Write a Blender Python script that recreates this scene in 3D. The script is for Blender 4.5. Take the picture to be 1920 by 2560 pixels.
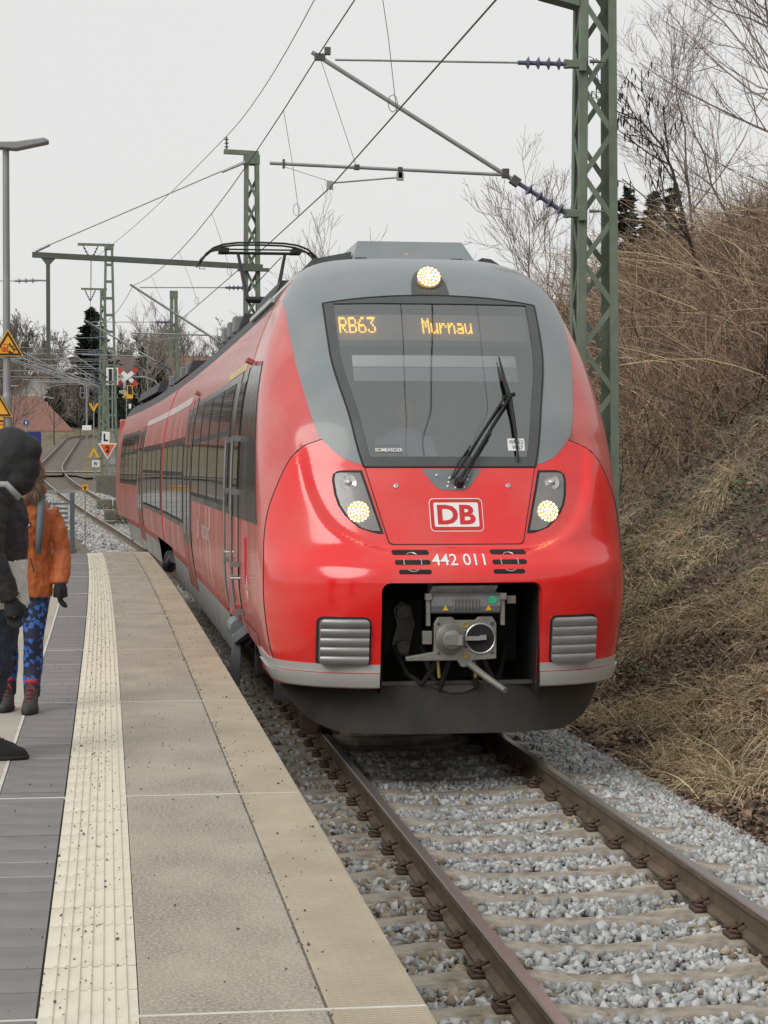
import bpy, bmesh, math, random
import numpy as np
from mathutils import Vector, Matrix
for o in list(bpy.data.objects): bpy.data.objects.remove(o)
SC = bpy.context.scene
COL = SC.collection
R = math.radians
rng = np.random.default_rng(7)
random.seed(7)

# ------------------------------------------------------------------ camera
CAM = (-2.64, 0.0, 2.33)
cd = bpy.data.cameras.new('camera'); cam = bpy.data.objects.new('camera', cd); COL.objects.link(cam)
cam.location = CAM
cam.rotation_euler = (R(90 - 1.306), 0, R(-7.880))
cd.sensor_fit = 'VERTICAL'; cd.sensor_height = 24; cd.lens = 46.875
cd.clip_start = 0.1; cd.clip_end = 3000
SC.camera = cam
# ------------------------------------------------------------------ overcast sky
world = bpy.data.worlds.new('World'); SC.world = world; world.use_nodes = True
wn = world.node_tree; wn.nodes.clear()
wo = wn.nodes.new('ShaderNodeOutputWorld'); wb = wn.nodes.new('ShaderNodeBackground')
sk = wn.nodes.new('ShaderNodeTexSky'); sk.sky_type = 'NISHITA'; sk.sun_disc = False
sk.sun_elevation = R(38); sk.sun_rotation = R(225); sk.dust_density = 4
hs = wn.nodes.new('ShaderNodeHueSaturation'); hs.inputs['Saturation'].default_value = 0.15
mx = wn.nodes.new('ShaderNodeMixRGB'); mx.inputs['Fac'].default_value = 0.9
mx.inputs['Color2'].default_value = (8.35, 8.4, 8.3, 1)
wb.inputs['Strength'].default_value = 0.1
wn.links.new(sk.outputs[0], hs.inputs['Color']); wn.links.new(hs.outputs[0], mx.inputs['Color1'])
wn.links.new(mx.outputs[0], wb.inputs['Color']); wn.links.new(wb.outputs[0], wo.inputs['Surface'])
sd = bpy.data.lights.new('sun', 'SUN'); sd.energy = 1.5; sd.angle = R(36); sd.color = (1, .97, .93)
sun = bpy.data.objects.new('sun', sd); COL.objects.link(sun)
sun.rotation_euler = (R(52), 0, R(-45))      # soft light from behind the camera, to the left
SC.view_settings.view_transform = 'Standard'; SC.view_settings.look = 'None'
SC.view_settings.exposure = 0.0; SC.view_settings.gamma = 1.0
SC.view_settings.use_curve_mapping = False
SC.render.engine = 'CYCLES'
SC.cycles.use_denoising = True
SC.cycles.max_bounces = 6; SC.cycles.transparent_max_bounces = 8

# ------------------------------------------------------------------ helpers
WL = {}
def props(o, label=None, cat=None, group=None, kind=None):
    if label: o['label'] = label
    if cat: o['category'] = cat
    if group: o['group'] = group
    if kind: o['kind'] = kind
    return o
def empty(name, loc, label, cat, group=None, rz=0):
    o = bpy.data.objects.new(name, None); COL.objects.link(o)
    o.location = loc; o.rotation_euler[2] = rz; o.empty_display_size = .2
    WL[o.name] = (Vector(loc), rz)
    return props(o, label, cat, group)
def attach(o, parent):
    """parent keeps the child's world-space coordinates"""
    if parent is None: return o
    o.parent = parent
    if parent.name in WL:
        loc, rz = WL[parent.name]
        o.matrix_parent_inverse = (Matrix.Translation(loc) @ Matrix.Rotation(rz, 4, 'Z')).inverted()
    return o
def link(name, me, parent=None, mats=None, smooth=False):
    o = bpy.data.objects.new(name, me); COL.objects.link(o)
    if mats is not None:
        for m in (mats if isinstance(mats, (list, tuple)) else [mats]): me.materials.append(m)
    if smooth: me.shade_smooth()
    return attach(o, parent)
def npmesh(name, V, Fq, mi=None):
    V = np.asarray(V, np.float32).reshape(-1, 3); Fq = np.asarray(Fq, np.int32); k = Fq.shape[1]
    me = bpy.data.meshes.new(name)
    me.vertices.add(len(V)); me.vertices.foreach_set('co', V.ravel())
    me.loops.add(Fq.size); me.loops.foreach_set('vertex_index', Fq.ravel())
    me.polygons.add(len(Fq)); me.polygons.foreach_set('loop_start', np.arange(0, Fq.size, k, dtype=np.int32))
    if mi is not None: me.polygons.foreach_set('material_index', np.asarray(mi, np.int32))
    me.update(calc_edges=True); me.validate()
    return me
class MB:
    """collects shapes, builds one mesh object"""
    def __init__(s): s.v = []; s.f = []; s.m = []
    def add(s, V, F, m=0):
        b = len(s.v); s.v += [tuple(map(float, p)) for p in V]
        s.f += [[i + b for i in f] for f in F]; s.m += [m] * len(F); return s
    def box(s, c, d, rz=0, m=0, rx=0, ry=0):
        h = [x / 2 for x in d]
        M = Matrix.Rotation(rz, 3, 'Z') @ Matrix.Rotation(ry, 3, 'Y') @ Matrix.Rotation(rx, 3, 'X')
        V = [Vector(c) + M @ Vector((sx * h[0], sy * h[1], sz * h[2])) for sz in (-1, 1) for sy in (-1, 1) for sx in (-1, 1)]
        return s.add(V, [(0, 2, 3, 1), (4, 5, 7, 6), (0, 1, 5, 4), (2, 6, 7, 3), (0, 4, 6, 2), (1, 3, 7, 5)], m)
    def bar(s, a, b, w, h, m=0, upv=(0, 0, 1)):
        a = Vector(a); b = Vector(b); d = (b - a).normalized(); u = Vector(upv)
        if abs(d.dot(u)) > .98: u = Vector((0, 1, 0))
        x = d.cross(u).normalized(); y = x.cross(d).normalized()
        V = [p + x * (sx * w / 2) + y * (sy * h / 2) for p in (a, b) for sx, sy in ((-1, -1), (1, -1), (1, 1), (-1, 1))]
        return s.add(V, [(0, 3, 2, 1), (4, 5, 6, 7), (0, 1, 5, 4), (1, 2, 6, 5), (2, 3, 7, 6), (3, 0, 4, 7)], m)
    def tube(s, pts, r, n=8, m=0, cap=True):
        P = [Vector(p) for p in pts]; rr = r if isinstance(r, (list, tuple)) else [r] * len(P)
        V = []; x = None
        for i, p in enumerate(P):
            d = (P[min(i + 1, len(P) - 1)] - P[max(i - 1, 0)]).normalized()
            if x is None:
                u = Vector((0, 0, 1)) if abs(d.z) < .9 else Vector((1, 0, 0)); x = d.cross(u).normalized()
            else: x = (x - d * x.dot(d)).normalized()
            y = d.cross(x)
            for k in range(n):
                a = 2 * math.pi * k / n; V.append(p + (x * math.cos(a) + y * math.sin(a)) * rr[i])
        F = [(i * n + k, i * n + (k + 1) % n, (i + 1) * n + (k + 1) % n, (i + 1) * n + k) for i in range(len(P) - 1) for k in range(n)]
        if cap: F += [tuple(range(n))[::-1], tuple(range((len(P) - 1) * n, len(P) * n))]
        return s.add(V, F, m)
    def lathe(s, prof, c, ax=(0, 0, 1), n=16, m=0):
        """prof: (radius, along) pairs"""
        a = Vector(ax).normalized(); u = Vector((0, 0, 1)) if abs(a.z) < .9 else Vector((1, 0, 0))
        x = a.cross(u).normalized(); y = a.cross(x); c = Vector(c)
        V = [c + a * t + (x * math.cos(2 * math.pi * k / n) + y * math.sin(2 * math.pi * k / n)) * r for r, t in prof for k in range(n)]
        F = [(i * n + k, i * n + (k + 1) % n, (i + 1) * n + (k + 1) % n, (i + 1) * n + k) for i in range(len(prof) - 1) for k in range(n)]
        F += [tuple(range(n))[::-1], tuple(range((len(prof) - 1) * n, len(prof) * n))]
        return s.add(V, F, m)
    def prism(s, poly, vec, m=0):
        n = len(poly); P = [Vector(p) for p in poly]; v = Vector(vec)
        return s.add(P + [p + v for p in P], [tuple(range(n))[::-1], tuple(range(n, 2 * n))] + [(i, (i + 1) % n, n + (i + 1) % n, n + i) for i in range(n)], m)
    def grid(s, rows, m=0, close=False):
        nc = len(rows[0]); F = [(i * nc + j, i * nc + j + 1, (i + 1) * nc + j + 1, (i + 1) * nc + j) for i in range(len(rows) - 1) for j in range(nc - 1)]
        return s.add([p for r_ in rows for p in r_], F, m)
    def mesh(s, name, fix=True):
        me = bpy.data.meshes.new(name); me.from_pydata(s.v, [], s.f)
        if max(s.m, default=0) > 0: me.polygons.foreach_set('material_index', s.m)
        if fix:
            bm = bmesh.new(); bm.from_mesh(me); bmesh.ops.recalc_face_normals(bm, faces=bm.faces); bm.to_mesh(me); bm.free()
        me.update(); return me
    def each(s, name, mats, parent=None, smooth=False, bevel=0, fix=True):
        """one object for every loose piece"""
        up = list(range(len(s.v)))
        def find(a):
            while up[a] != a: up[a] = up[up[a]]; a = up[a]
            return a
        for f in s.f:
            for i in f[1:]: up[find(i)] = find(f[0])
        isl = {}
        for k, f in enumerate(s.f): isl.setdefault(find(f[0]), []).append(k)
        out = []
        for ks in isl.values():
            ids = sorted({i for k in ks for i in s.f[k]}); mp = {a: b for b, a in enumerate(ids)}; g = MB()
            g.v = [s.v[i] for i in ids]; g.f = [[mp[i] for i in s.f[k]] for k in ks]; g.m = [s.m[k] for k in ks]
            out.append(g.build(name, mats, parent, smooth, bevel, fix))
        return out
    def build(s, name, mats, parent=None, smooth=False, bevel=0, fix=True):
        o = link(name, s.mesh(name, fix), parent, mats, smooth)
        if bevel:
            b = o.modifiers.new('bevel', 'BEVEL'); b.width = bevel; b.segments = 2; b.limit_method = 'ANGLE'
        if smooth: o.data.set_sharp_from_angle(angle=R(35))
        return o
def np_tubes(P, Rr, n=3):
    """P (N,k,3) paths, Rr (N,k) radii -> verts, quads"""
    N, k, _ = P.shape
    D = np.gradient(P, axis=1); D /= np.linalg.norm(D, axis=2, keepdims=True) + 1e-9
    u = np.where(np.abs(D[..., 2:3]) > .9, np.array([1., 0, 0]), np.array([0, 0, 1.]))
    X = np.cross(D, u); X /= np.linalg.norm(X, axis=2, keepdims=True) + 1e-9; Y = np.cross(D, X)
    a = np.arange(n) * 2 * np.pi / n
    V = P[:, :, None, :] + Rr[:, :, None, None] * (X[:, :, None, :] * np.cos(a)[None, None, :, None] + Y[:, :, None, :] * np.sin(a)[None, None, :, None])
    i, j, l = np.meshgrid(np.arange(N), np.arange(k - 1), np.arange(n), indexing='ij')
    b = i * k * n; q = np.stack([b + j * n + l, b + j * n + (l + 1) % n, b + (j + 1) * n + (l + 1) % n, b + (j + 1) * n + l], -1)
    return V.reshape(-1, 3), q.reshape(-1, 4)
def merge(parts):
    V = []; Q = []; o = 0
    for v, q in parts: V.append(v); Q.append(q + o); o += len(v)
    return np.concatenate(V), np.concatenate(Q)
def copy_tree(root, loc, rz=None):
    c = root.copy(); COL.objects.link(c); c.location = loc
    if rz is not None: c.rotation_euler[2] = rz
    for ch in root.children:
        d = ch.copy(); COL.objects.link(d); d.parent = c
        for g in ch.children:
            e = g.copy(); COL.objects.link(e); e.parent = d
    return c
def text_tris(s, size=1, bold=0, sx=1):
    cu = bpy.data.curves.new('t', 'FONT'); cu.body = s; cu.size = size; cu.align_x = 'CENTER'; cu.align_y = 'CENTER'; cu.offset = bold; cu.resolution_u = 3
    o = bpy.data.objects.new('t', cu); COL.objects.link(o); dg = bpy.context.evaluated_depsgraph_get()
    me = bpy.data.meshes.new_from_object(o.evaluated_get(dg)); V = [(v.co.x * sx, v.co.y) for v in me.vertices]; F = [tuple(p.vertices) for p in me.polygons]
    bpy.data.objects.remove(o); bpy.data.curves.remove(cu); bpy.data.meshes.remove(me)
    return V, F
def ip(tab):
    """monotone cubic through (x, y) pairs"""
    xs = [a for a, _ in tab]; ys = [b for _, b in tab]; n = len(xs)
    h = [xs[i + 1] - xs[i] for i in range(n - 1)]; d = [(ys[i + 1] - ys[i]) / h[i] for i in range(n - 1)]
    m = [0] * n; m[0] = d[0]; m[-1] = d[-1]
    for i in range(1, n - 1):
        m[i] = 0 if d[i - 1] * d[i] <= 0 else (3 * (h[i - 1] + h[i])) / ((2 * h[i] + h[i - 1]) / d[i - 1] + (h[i] + 2 * h[i - 1]) / d[i])
    def f(x):
        if x <= xs[0]: return ys[0]
        if x >= xs[-1]: return ys[-1]
        i = 0
        while xs[i + 1] < x: i += 1
        t = (x - xs[i]) / h[i]
        return (2 * t**3 - 3 * t * t + 1) * ys[i] + (t**3 - 2 * t * t + t) * h[i] * m[i] + (-2 * t**3 + 3 * t * t) * ys[i + 1] + (t**3 - t * t) * h[i] * m[i + 1]
    return f

# ------------------------------------------------------------------ the line's geometry: level track, then an S-curve to the left that climbs
def cl(y):
    if y < 8: return 0.0
    if y < 74: return -7.1e-6 * (y - 8)**3
    if y < 140:
        t = (y - 74) / 66; a, b, m = -2.041, -6.4, -.0928 * 66
        return (2*t**3-3*t*t+1)*a + (t**3-2*t*t+t)*m + (-2*t**3+3*t*t)*b
    if y < 225: return -6.4
    return -6.4 + (y - 225)**2 * .006
def clv(y):
    return np.vectorize(cl)(y)
def zt(y):
    if y < 50: return 0.0
    if y < 80: return .034 * (y - 50)**2 / 60
    return .51 + .034 * (y - 80)

# ------------------------------------------------------------------ materials
def mat(name, col, rough=.6, metal=0, var=.15, scale=6, bump=0, bscale=None, coat=0, spec=.5, stretch=(1, 1, 1), col2=None, island=0, dirt=None, emit=None, det=5):
    """principled + object-space noise: var darkens and lightens, col2 mixes a second colour, island varies each loose piece, dirt=(colour, amount, scale, stretch)"""
    m = bpy.data.materials.new(name); m.use_nodes = True; nt = m.node_tree; N = nt.nodes; L = nt.links
    p = N['Principled BSDF']; p.inputs['Roughness'].default_value = rough; p.inputs['Metallic'].default_value = metal
    p.inputs['Specular IOR Level'].default_value = spec; p.inputs['Coat Weight'].default_value = coat; p.inputs['Coat Roughness'].default_value = .08
    tc = N.new('ShaderNodeTexCoord'); mp = N.new('ShaderNodeMapping'); mp.inputs['Scale'].default_value = stretch
    L.new(tc.outputs['Object'], mp.inputs['Vector'])
    nz = N.new('ShaderNodeTexNoise'); nz.inputs['Scale'].default_value = scale; nz.inputs['Detail'].default_value = det; nz.inputs['Roughness'].default_value = .6
    L.new(mp.outputs[0], nz.inputs['Vector'])
    cr = N.new('ShaderNodeMapRange'); cr.inputs['From Min'].default_value = .3; cr.inputs['From Max'].default_value = .7
    L.new(nz.outputs['Fac'], cr.inputs['Value'])
    c1 = [max(0, x * (1 - var)) for x in col]; c2 = list(col2) if col2 else [min(1, x * (1 + var)) for x in col]
    mix = N.new('ShaderNodeMixRGB'); mix.inputs['Color1'].default_value = (*c1, 1); mix.inputs['Color2'].default_value = (*c2, 1)
    L.new(cr.outputs[0], mix.inputs['Fac']); out = mix.outputs[0]
    if island:
        g = N.new('ShaderNodeNewGeometry'); mr = N.new('ShaderNodeMapRange'); mr.inputs['To Min'].default_value = 1 - island; mr.inputs['To Max'].default_value = 1 + island
        L.new(g.outputs['Random Per Island'], mr.inputs['Value'])
        ml = N.new('ShaderNodeMixRGB'); ml.blend_type = 'MULTIPLY'; ml.inputs['Fac'].default_value = 1
        L.new(out, ml.inputs['Color1']); L.new(mr.outputs[0], ml.inputs['Color2']); out = ml.outputs[0]
    if dirt:
        dc, da, ds, dst = dirt
        m2 = N.new('ShaderNodeMapping'); m2.inputs['Scale'].default_value = dst; L.new(tc.outputs['Object'], m2.inputs['Vector'])
        n2 = N.new('ShaderNodeTexNoise'); n2.inputs['Scale'].default_value = ds; n2.inputs['Detail'].default_value = 6; L.new(m2.outputs[0], n2.inputs['Vector'])
        r2 = N.new('ShaderNodeMapRange'); r2.inputs['From Min'].default_value = .42; r2.inputs['From Max'].default_value = .72; r2.inputs['To Max'].default_value = da
        L.new(n2.outputs['Fac'], r2.inputs['Value'])
        md = N.new('ShaderNodeMixRGB'); md.inputs['Color2'].default_value = (*dc, 1); L.new(r2.outputs[0], md.inputs['Fac']); L.new(out, md.inputs['Color1']); out = md.outputs[0]
        rr = N.new('ShaderNodeMapRange'); rr.inputs['To Min'].default_value = rough; rr.inputs['To Max'].default_value = min(1, rough + .35); L.new(r2.outputs[0], rr.inputs['Value']); L.new(rr.outputs[0], p.inputs['Roughness'])
    L.new(out, p.inputs['Base Color'])
    if bump:
        b = N.new('ShaderNodeBump'); b.inputs['Strength'].default_value = min(1, bump); b.inputs['Distance'].default_value = .01
        n3 = N.new('ShaderNodeTexNoise'); n3.inputs['Scale'].default_value = bscale or scale * 4; n3.inputs['Detail'].default_value = 4
        L.new(mp.outputs[0], n3.inputs['Vector']); L.new(n3.outputs['Fac'], b.inputs['Height']); L.new(b.outputs[0], p.inputs['Normal'])
    if emit:
        p.inputs['Emission Color'].default_value = (*emit[0], 1); p.inputs['Emission Strength'].default_value = emit[1]
    return m
M = {}
DST = ((.5, .36, .3), .5, 5, (1, 1.6, .09))
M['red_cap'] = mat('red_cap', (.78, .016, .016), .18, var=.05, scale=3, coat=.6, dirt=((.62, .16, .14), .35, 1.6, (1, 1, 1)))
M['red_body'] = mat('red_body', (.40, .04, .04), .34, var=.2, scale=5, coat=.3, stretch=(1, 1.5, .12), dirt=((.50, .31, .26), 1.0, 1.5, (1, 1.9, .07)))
M['red_nose'] = mat('red_nose', (.56, .085, .08), .3, var=.08, scale=3, coat=.5, dirt=((.62, .27, .24), .6, 2, (1, 1, .6)))
M['grey_nose'] = mat('grey_nose', (.20, .225, .235), .35, var=.05, scale=3, coat=.3, dirt=((.3, .3, .29), .4, 2.5, (1, 1, .5)))
M['roof_grey'] = mat('roof_grey', (.19, .20, .205), .5, var=.15, scale=4)
M['roof_dark'] = mat('roof_dark', (.035, .036, .038), .6, var=.3, scale=5)
M['skirt'] = mat('skirt', (.33, .34, .33), .45, var=.15, scale=3, dirt=((.2, .15, .11), .7, 2.5, (1, 1, .25)))
M['silver'] = mat('silver', (.52, .52, .50), .35, var=.06, scale=4, metal=.15, dirt=((.35, .3, .25), .4, 4, (1, 1, 1)))
M['stripe'] = mat('stripe', (.5, .45, .42), .5, var=.15, scale=4, dirt=DST)
M['black'] = mat('black', (.012, .012, .013), .5, var=.3, scale=8)
M['black_gloss'] = mat('black_gloss', (.03, .031, .033), .18, var=.15, scale=3, coat=.3)
M['rubber'] = mat('rubber', (.018, .018, .018), .7, var=.2, scale=10)
M['ws_frame'] = mat('ws_frame', (.075, .08, .082), .3, var=.08, scale=4)
M['inner_dark'] = mat('inner_dark', (.012, .012, .012), .8, var=.4, scale=6)
M['plough'] = mat('plough', (.036, .034, .032), .5, var=.25, scale=3, dirt=((.062, .052, .042), .7, 4, (1, 1, .5)))
M['plough_grey'] = mat('plough_grey', (.18, .19, .2), .5, var=.2, scale=3)
M['steel'] = mat('steel', (.28, .27, .245), .42, metal=.5, var=.2, scale=12, bump=.15, bscale=40)
M['steel_dark'] = mat('steel_dark', (.10, .10, .10), .45, metal=.4, var=.3, scale=10)
M['alu'] = mat('alu', (.48, .48, .47), .35, metal=.7, var=.15, scale=10)
M['white'] = mat('white', (.8, .8, .79), .5, var=.04, scale=10)
M['yellow'] = mat('yellow', (.75, .42, .02), .5, var=.1, scale=8)
M['brass'] = mat('brass', (.45, .33, .12), .4, metal=.6, var=.2, scale=20)
M['green_paint'] = mat('green_paint', (.04, .42, .22), .5, var=.2, scale=30)
M['red_decal'] = mat('red_decal', (.6, .02, .025), .4, var=.06, scale=8)
M['cable'] = mat('cable', (.02, .02, .02), .6)
# ------------------------------------------------------------------ ground
M['earth'] = mat('earth', (.10, .073, .05), .95, var=.5, scale=1.3, bump=1, bscale=30, col2=(.21, .165, .12), det=9)
M['meadow'] = mat('meadow', (.13, .105, .06), .95, var=.4, scale=.9, bump=1, bscale=25, col2=(.22, .185, .105), det=9)
slope = ip([(1.5, 0), (1.8, .12), (2.3, .2), (3.0, .5), (4.0, 1.15), (5.5, 2.35), (8, 4.4), (11, 6.6), (15, 8.8), (25, 11), (60, 13)])
def ground_z(X, Y):
    xr = X - cl(Y); b = zt(Y) - .46
    if xr > 1.5:
        k = 1 if Y < 60 else max(.12, 1 - (Y - 60) / 45)
        b += slope(xr) * k
        if Y > 100: b += .05 * min(xr, 40) * min(1, (Y - 100) / 60)
    if xr < -9 and Y > 60: b += -min(2.0, (-9 - xr) * .08) * min(1, (Y - 60) / 60)
    if Y > 240: b += min(12, (Y - 240) * .06)
    b += .05 * math.sin(X * 1.7 + Y * .9) * math.sin(Y * 1.3 - X * .6) * min(1, max(0, (abs(xr) - 2.2)))
    return b
def lin(*segs):
    out = []
    for a, b, n in segs: out += list(np.linspace(a, b, n, endpoint=False))
    return out
gx = lin((-220, -30, 14), (-30, -2, 18), (-2, 1.5, 6), (1.5, 12, 44), (12, 30, 22), (30, 260, 16)) + [260]
gy = lin((-120, -15, 8), (-15, 8, 8), (8, 50, 70), (50, 140, 60), (140, 260, 30), (260, 900, 14)) + [900]
rows = [[(x + cl(min(y, 250)) * max(0, 1 - abs(x) / 60), y, 0) for x in gx] for y in gy]
rows = [[(x, y, ground_z(x, y)) for x, y, _ in r_] for r_ in rows]
g = MB(); g.grid(rows)
go = g.build('ground', [M['earth'], M['meadow']], smooth=True); go['kind'] = 'structure'
mi = []
for p_ in go.data.polygons:
    c = p_.center; xr = c.x - cl(min(c.y, 250))
    mi.append(1 if (c.y > 55 and (xr < 30)) or xr < -4 else 0)
go.data.polygons.foreach_set('material_index', mi)

# ------------------------------------------------------------------ track: ballast bed, sleepers, rails, clips
M['ballast'] = mat('ballast', (.40, .41, .41), .85, var=.12, scale=.8, col2=(.46, .465, .46), island=.42, bump=.4, bscale=60)
M['ballast_tan'] = mat('ballast_tan', (.30, .245, .18), .9, var=.2, scale=3, island=.4, bump=.4, bscale=60)
M['ballast_bed'] = mat('ballast_bed', (.15, .127, .105), .95, var=.5, scale=14, bump=1, bscale=40)
M['sleeper'] = mat('sleeper', (.37, .33, .265), .9, var=.22, scale=5, bump=.5, bscale=45, col2=(.47, .43, .36), dirt=((.15, .12, .09), .9, 9, (1, 1, 1)))
M['rail'] = mat('rail', (.135, .10, .07), .7, var=.3, scale=4, metal=0, bump=.2, bscale=50)
M['rail_top'] = mat('rail_top', (.42, .40, .385), .3, metal=.75, var=.15, scale=3, stretch=(1, .1, 1))
M['rust'] = mat('rust', (.09, .055, .038), .75, var=.35, scale=12, bump=.4, bscale=60)
def ballast_z(xr):
    a = abs(xr)
    return float(np.interp(a, [0, .6, .95, 1.3, 1.45, 1.85, 2.2], [-.225, -.215, -.205, -.20, -.215, -.31, -.42]))
ys = lin((-30, 60, 90), (60, 150, 45), (150, 290, 28)) + [290]
bxs = [-2.2, -1.85, -1.45, -1.1, -.7, 0, .7, 1.1, 1.45, 1.85, 2.2]
g = MB(); g.grid([[(x + cl(y), y, ballast_z(x) - .035 + zt(y)) for x in bxs] for y in ys])
tr = g.build('railway_track', M['ballast_bed'], smooth=True); tr['kind'] = 'structure'
prof = [(-.0625, -.172), (.0625, -.172), (.0625, -.160), (.012, -.142), (.009, -.050), (.034, -.036), (.0335, -.008), (.026, 0), (-.026, 0), (-.0335, -.008), (-.034, -.036), (-.009, -.050), (-.012, -.142), (-.0625, -.160)]
ryl = lin((-30, 40, 36), (40, 290, 110)) + [290]
for side in (-1, 1):
    g = MB(); n = len(prof); rws = []
    for y in ryl:
        c = cl(y) + side * .753; rws.append([(c + a, y, zt(y) + b) for a, b in prof + prof[:1]])
    g.grid(rws)
    g.m = [1 if (f % n) in (6, 7, 8) else 0 for f in range(len(g.f))]
    g.build('rail', [M['rail'], M['rail_top']], tr, smooth=True)
# sleeper: concrete, dipped between the rail seats
st = [(-1.3, .135, -.205), (-1.22, .14, -.19), (-1.0, .15, -.178), (-.83, .15, -.176), (-.68, .15, -.176), (-.5, .14, -.182), (-.3, .115, -.208), (0, .11, -.212), (.3, .115, -.208), (.5, .14, -.182), (.68, .15, -.176), (.83, .15, -.176), (1.0, .15, -.178), (1.22, .14, -.19), (1.3, .135, -.205)]
g = MB(); rws = []
for x, w_, z in st:
    rws.append([(x, -w_, -.36), (x, -w_ * .78, z - .022), (x, -w_ * .68, z - .002), (x, w_ * .68, z), (x, w_ * .78, z - .022), (x, w_, -.36), (x, -w_, -.36)])
g.grid(rws); g.add(rws[0][:6], [(0, 1, 2, 3, 4, 5)]); g.add(rws[-1][:6], [(5, 4, 3, 2, 1, 0)])
sl_me = g.mesh('sleeper'); sl_me.materials.append(M['sleeper'])
# tension clip: bent spring bar in a W, with its screw and guide plate
g = MB()
pts = [(.00, -.055, .015), (.035, -.06, .03), (.06, -.045, .03), (.045, -.02, .035), (.0, -.018, .05), (-.03, 0, .055), (.0, .018, .05), (.045, .02, .035), (.06, .045, .03), (.035, .06, .03), (.0, .055, .015)]
g.tube(pts, .0085, 6); g.lathe([(.018, 0), (.018, .045), (.012, .05), (.012, .062)], (.018, 0, .01), n=6); g.box((.03, 0, .0), (.07, .13, .022))
cl_me = g.mesh('rail_clip'); cl_me.materials.append(M['rust']); cl_me.shade_smooth()
SLY = [9.0 + .63 * k for k in range(-40, 150)]
for y in SLY:
    s_ = bpy.data.objects.new('sleeper', sl_me); COL.objects.link(s_); s_.parent = tr
    s_.location = (cl(y), y, zt(y)); s_.rotation_euler = (0, 0, -math.atan((cl(y + .5) - cl(y - .5))) + random.uniform(-.006, .006))
    if y < 21:
        for side in (-1, 1):
            for out in (-1, 1):
                c = bpy.data.objects.new('rail_clip', cl_me); COL.objects.link(c); c.parent = s_
                c.location = (side * .753 + out * .066, 0, -.165); c.rotation_euler[2] = 0 if out > 0 else math.pi
# stones
HULLS = []
for _ in range(48):
    bm = bmesh.new(); q = rng.normal(size=(11, 3)); q /= np.linalg.norm(q, axis=1, keepdims=True); q *= rng.uniform(.8, 1.15, (11, 1)) * rng.uniform([.9, .65, .5], [1.3, 1.05, .8])
    for p_ in q: bm.verts.new(p_)
    r_ = bmesh.ops.convex_hull(bm, input=bm.verts); bmesh.ops.delete(bm, geom=[v for v in bm.verts if not v.link_faces], context='VERTS'); bmesh.ops.triangulate(bm, faces=bm.faces); bm.verts.index_update()
    HULLS.append((np.array([v.co[:] for v in bm.verts]), np.array([[v.index for v in f.verts] for f in bm.faces]))); bm.free()
def rocks(P, S, rg):
    """irregular angular stones: each an icosahedron squashed and cut"""
    N = len(P); pick = rg.integers(0, len(HULLS), N)
    q = rg.normal(size=(N, 4)); q /= np.linalg.norm(q, axis=1, keepdims=True); w, x, y, z = q.T
    Rm = np.stack([1-2*(y*y+z*z), 2*(x*y-z*w), 2*(x*z+y*w), 2*(x*y+z*w), 1-2*(x*x+z*z), 2*(y*z-x*w), 2*(x*z-y*w), 2*(y*z+x*w), 1-2*(x*x+y*y)], -1).reshape(N, 3, 3)
    Vs = []; Fs = []; own = []; o = 0
    for h, (hv, hf) in enumerate(HULLS):
        idx = np.where(pick == h)[0]
        if not len(idx): continue
        V = np.einsum('nij,vj->nvi', Rm[idx], hv) * S[idx][:, None, None] + P[idx][:, None, :]
        Fs.append((hf[None] + (np.arange(len(idx)) * len(hv))[:, None, None] + o).reshape(-1, 3)); Vs.append(V.reshape(-1, 3)); o += len(Vs[-1]); own.append(np.repeat(idx, len(hf)))
    rocks.owner = np.concatenate(own)
    return np.concatenate(Vs), np.concatenate(Fs)
def scatter(x0, x1, y0, y1, dens):
    n = int((x1 - x0) * (y1 - y0) * dens); return rng.uniform(x0, x1, n), rng.uniform(y0, y1, n)
bz = np.vectorize(ballast_z)
def stones(x0, x1, y0, y1, dens, s0, s1, layers=(0,)):
    X, Y = scatter(x0, x1, y0, y1, dens)
    ph = np.abs((Y - 9.0 + .315) % .63 - .315)
    on = (ph < .116) & (np.abs(X) < 1.28); keep = ~on | (rng.random(len(X)) < .03)
    keep &= np.abs(np.abs(X) - .753) > .085
    X, Y = X[keep], Y[keep]; S = rng.uniform(s0, s1, len(X)) * rng.choice([1, 1, 1, .75, 1.2], len(X))
    Z = bz(X) + rng.uniform(-.03, .02, len(X)) + np.vectorize(zt)(Y) - .006
    return np.stack([X + clv(Y), Y, Z], 1), S
PA = [stones(-1.68, 1.84, 5.5, 17.5, 1150, .022, .045), stones(1.15, 2.0, 5.5, 24, 850, .020, .040), stones(-1.68, -.85, 17.5, 37, 420, .028, .045)]
P = np.concatenate([a for a, _ in PA]); S = np.concatenate([b for _, b in PA])
V, Fq = rocks(P, S, rng)
tan = ((rng.random(len(P)) < .05) | ((np.abs(np.abs(P[:, 0]) - .753) < .22) & (rng.random(len(P)) < .35)) | ((P[:, 0] < -.85) & (rng.random(len(P)) < .35)))[rocks.owner]
o = link('ballast_stones', npmesh('ballast_stones', V, Fq, tan.astype(int)), None, [M['ballast'], M['ballast_tan']])
props(o, 'grey crushed stone ballast between the concrete sleepers of the near track', 'ballast', kind='stuff')
PA = [stones(-2.0, 1.9, 37.5, 100, 60, .04, .075)]
V, Fq = rocks(PA[0][0], PA[0][1], rng)
o = link('ballast_stones', npmesh('ballast_far', V, Fq), None, [M['ballast'], M['ballast_tan']])
props(o, 'pale stone ballast round the curving track beyond the platform end', 'ballast', kind='stuff')

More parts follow.
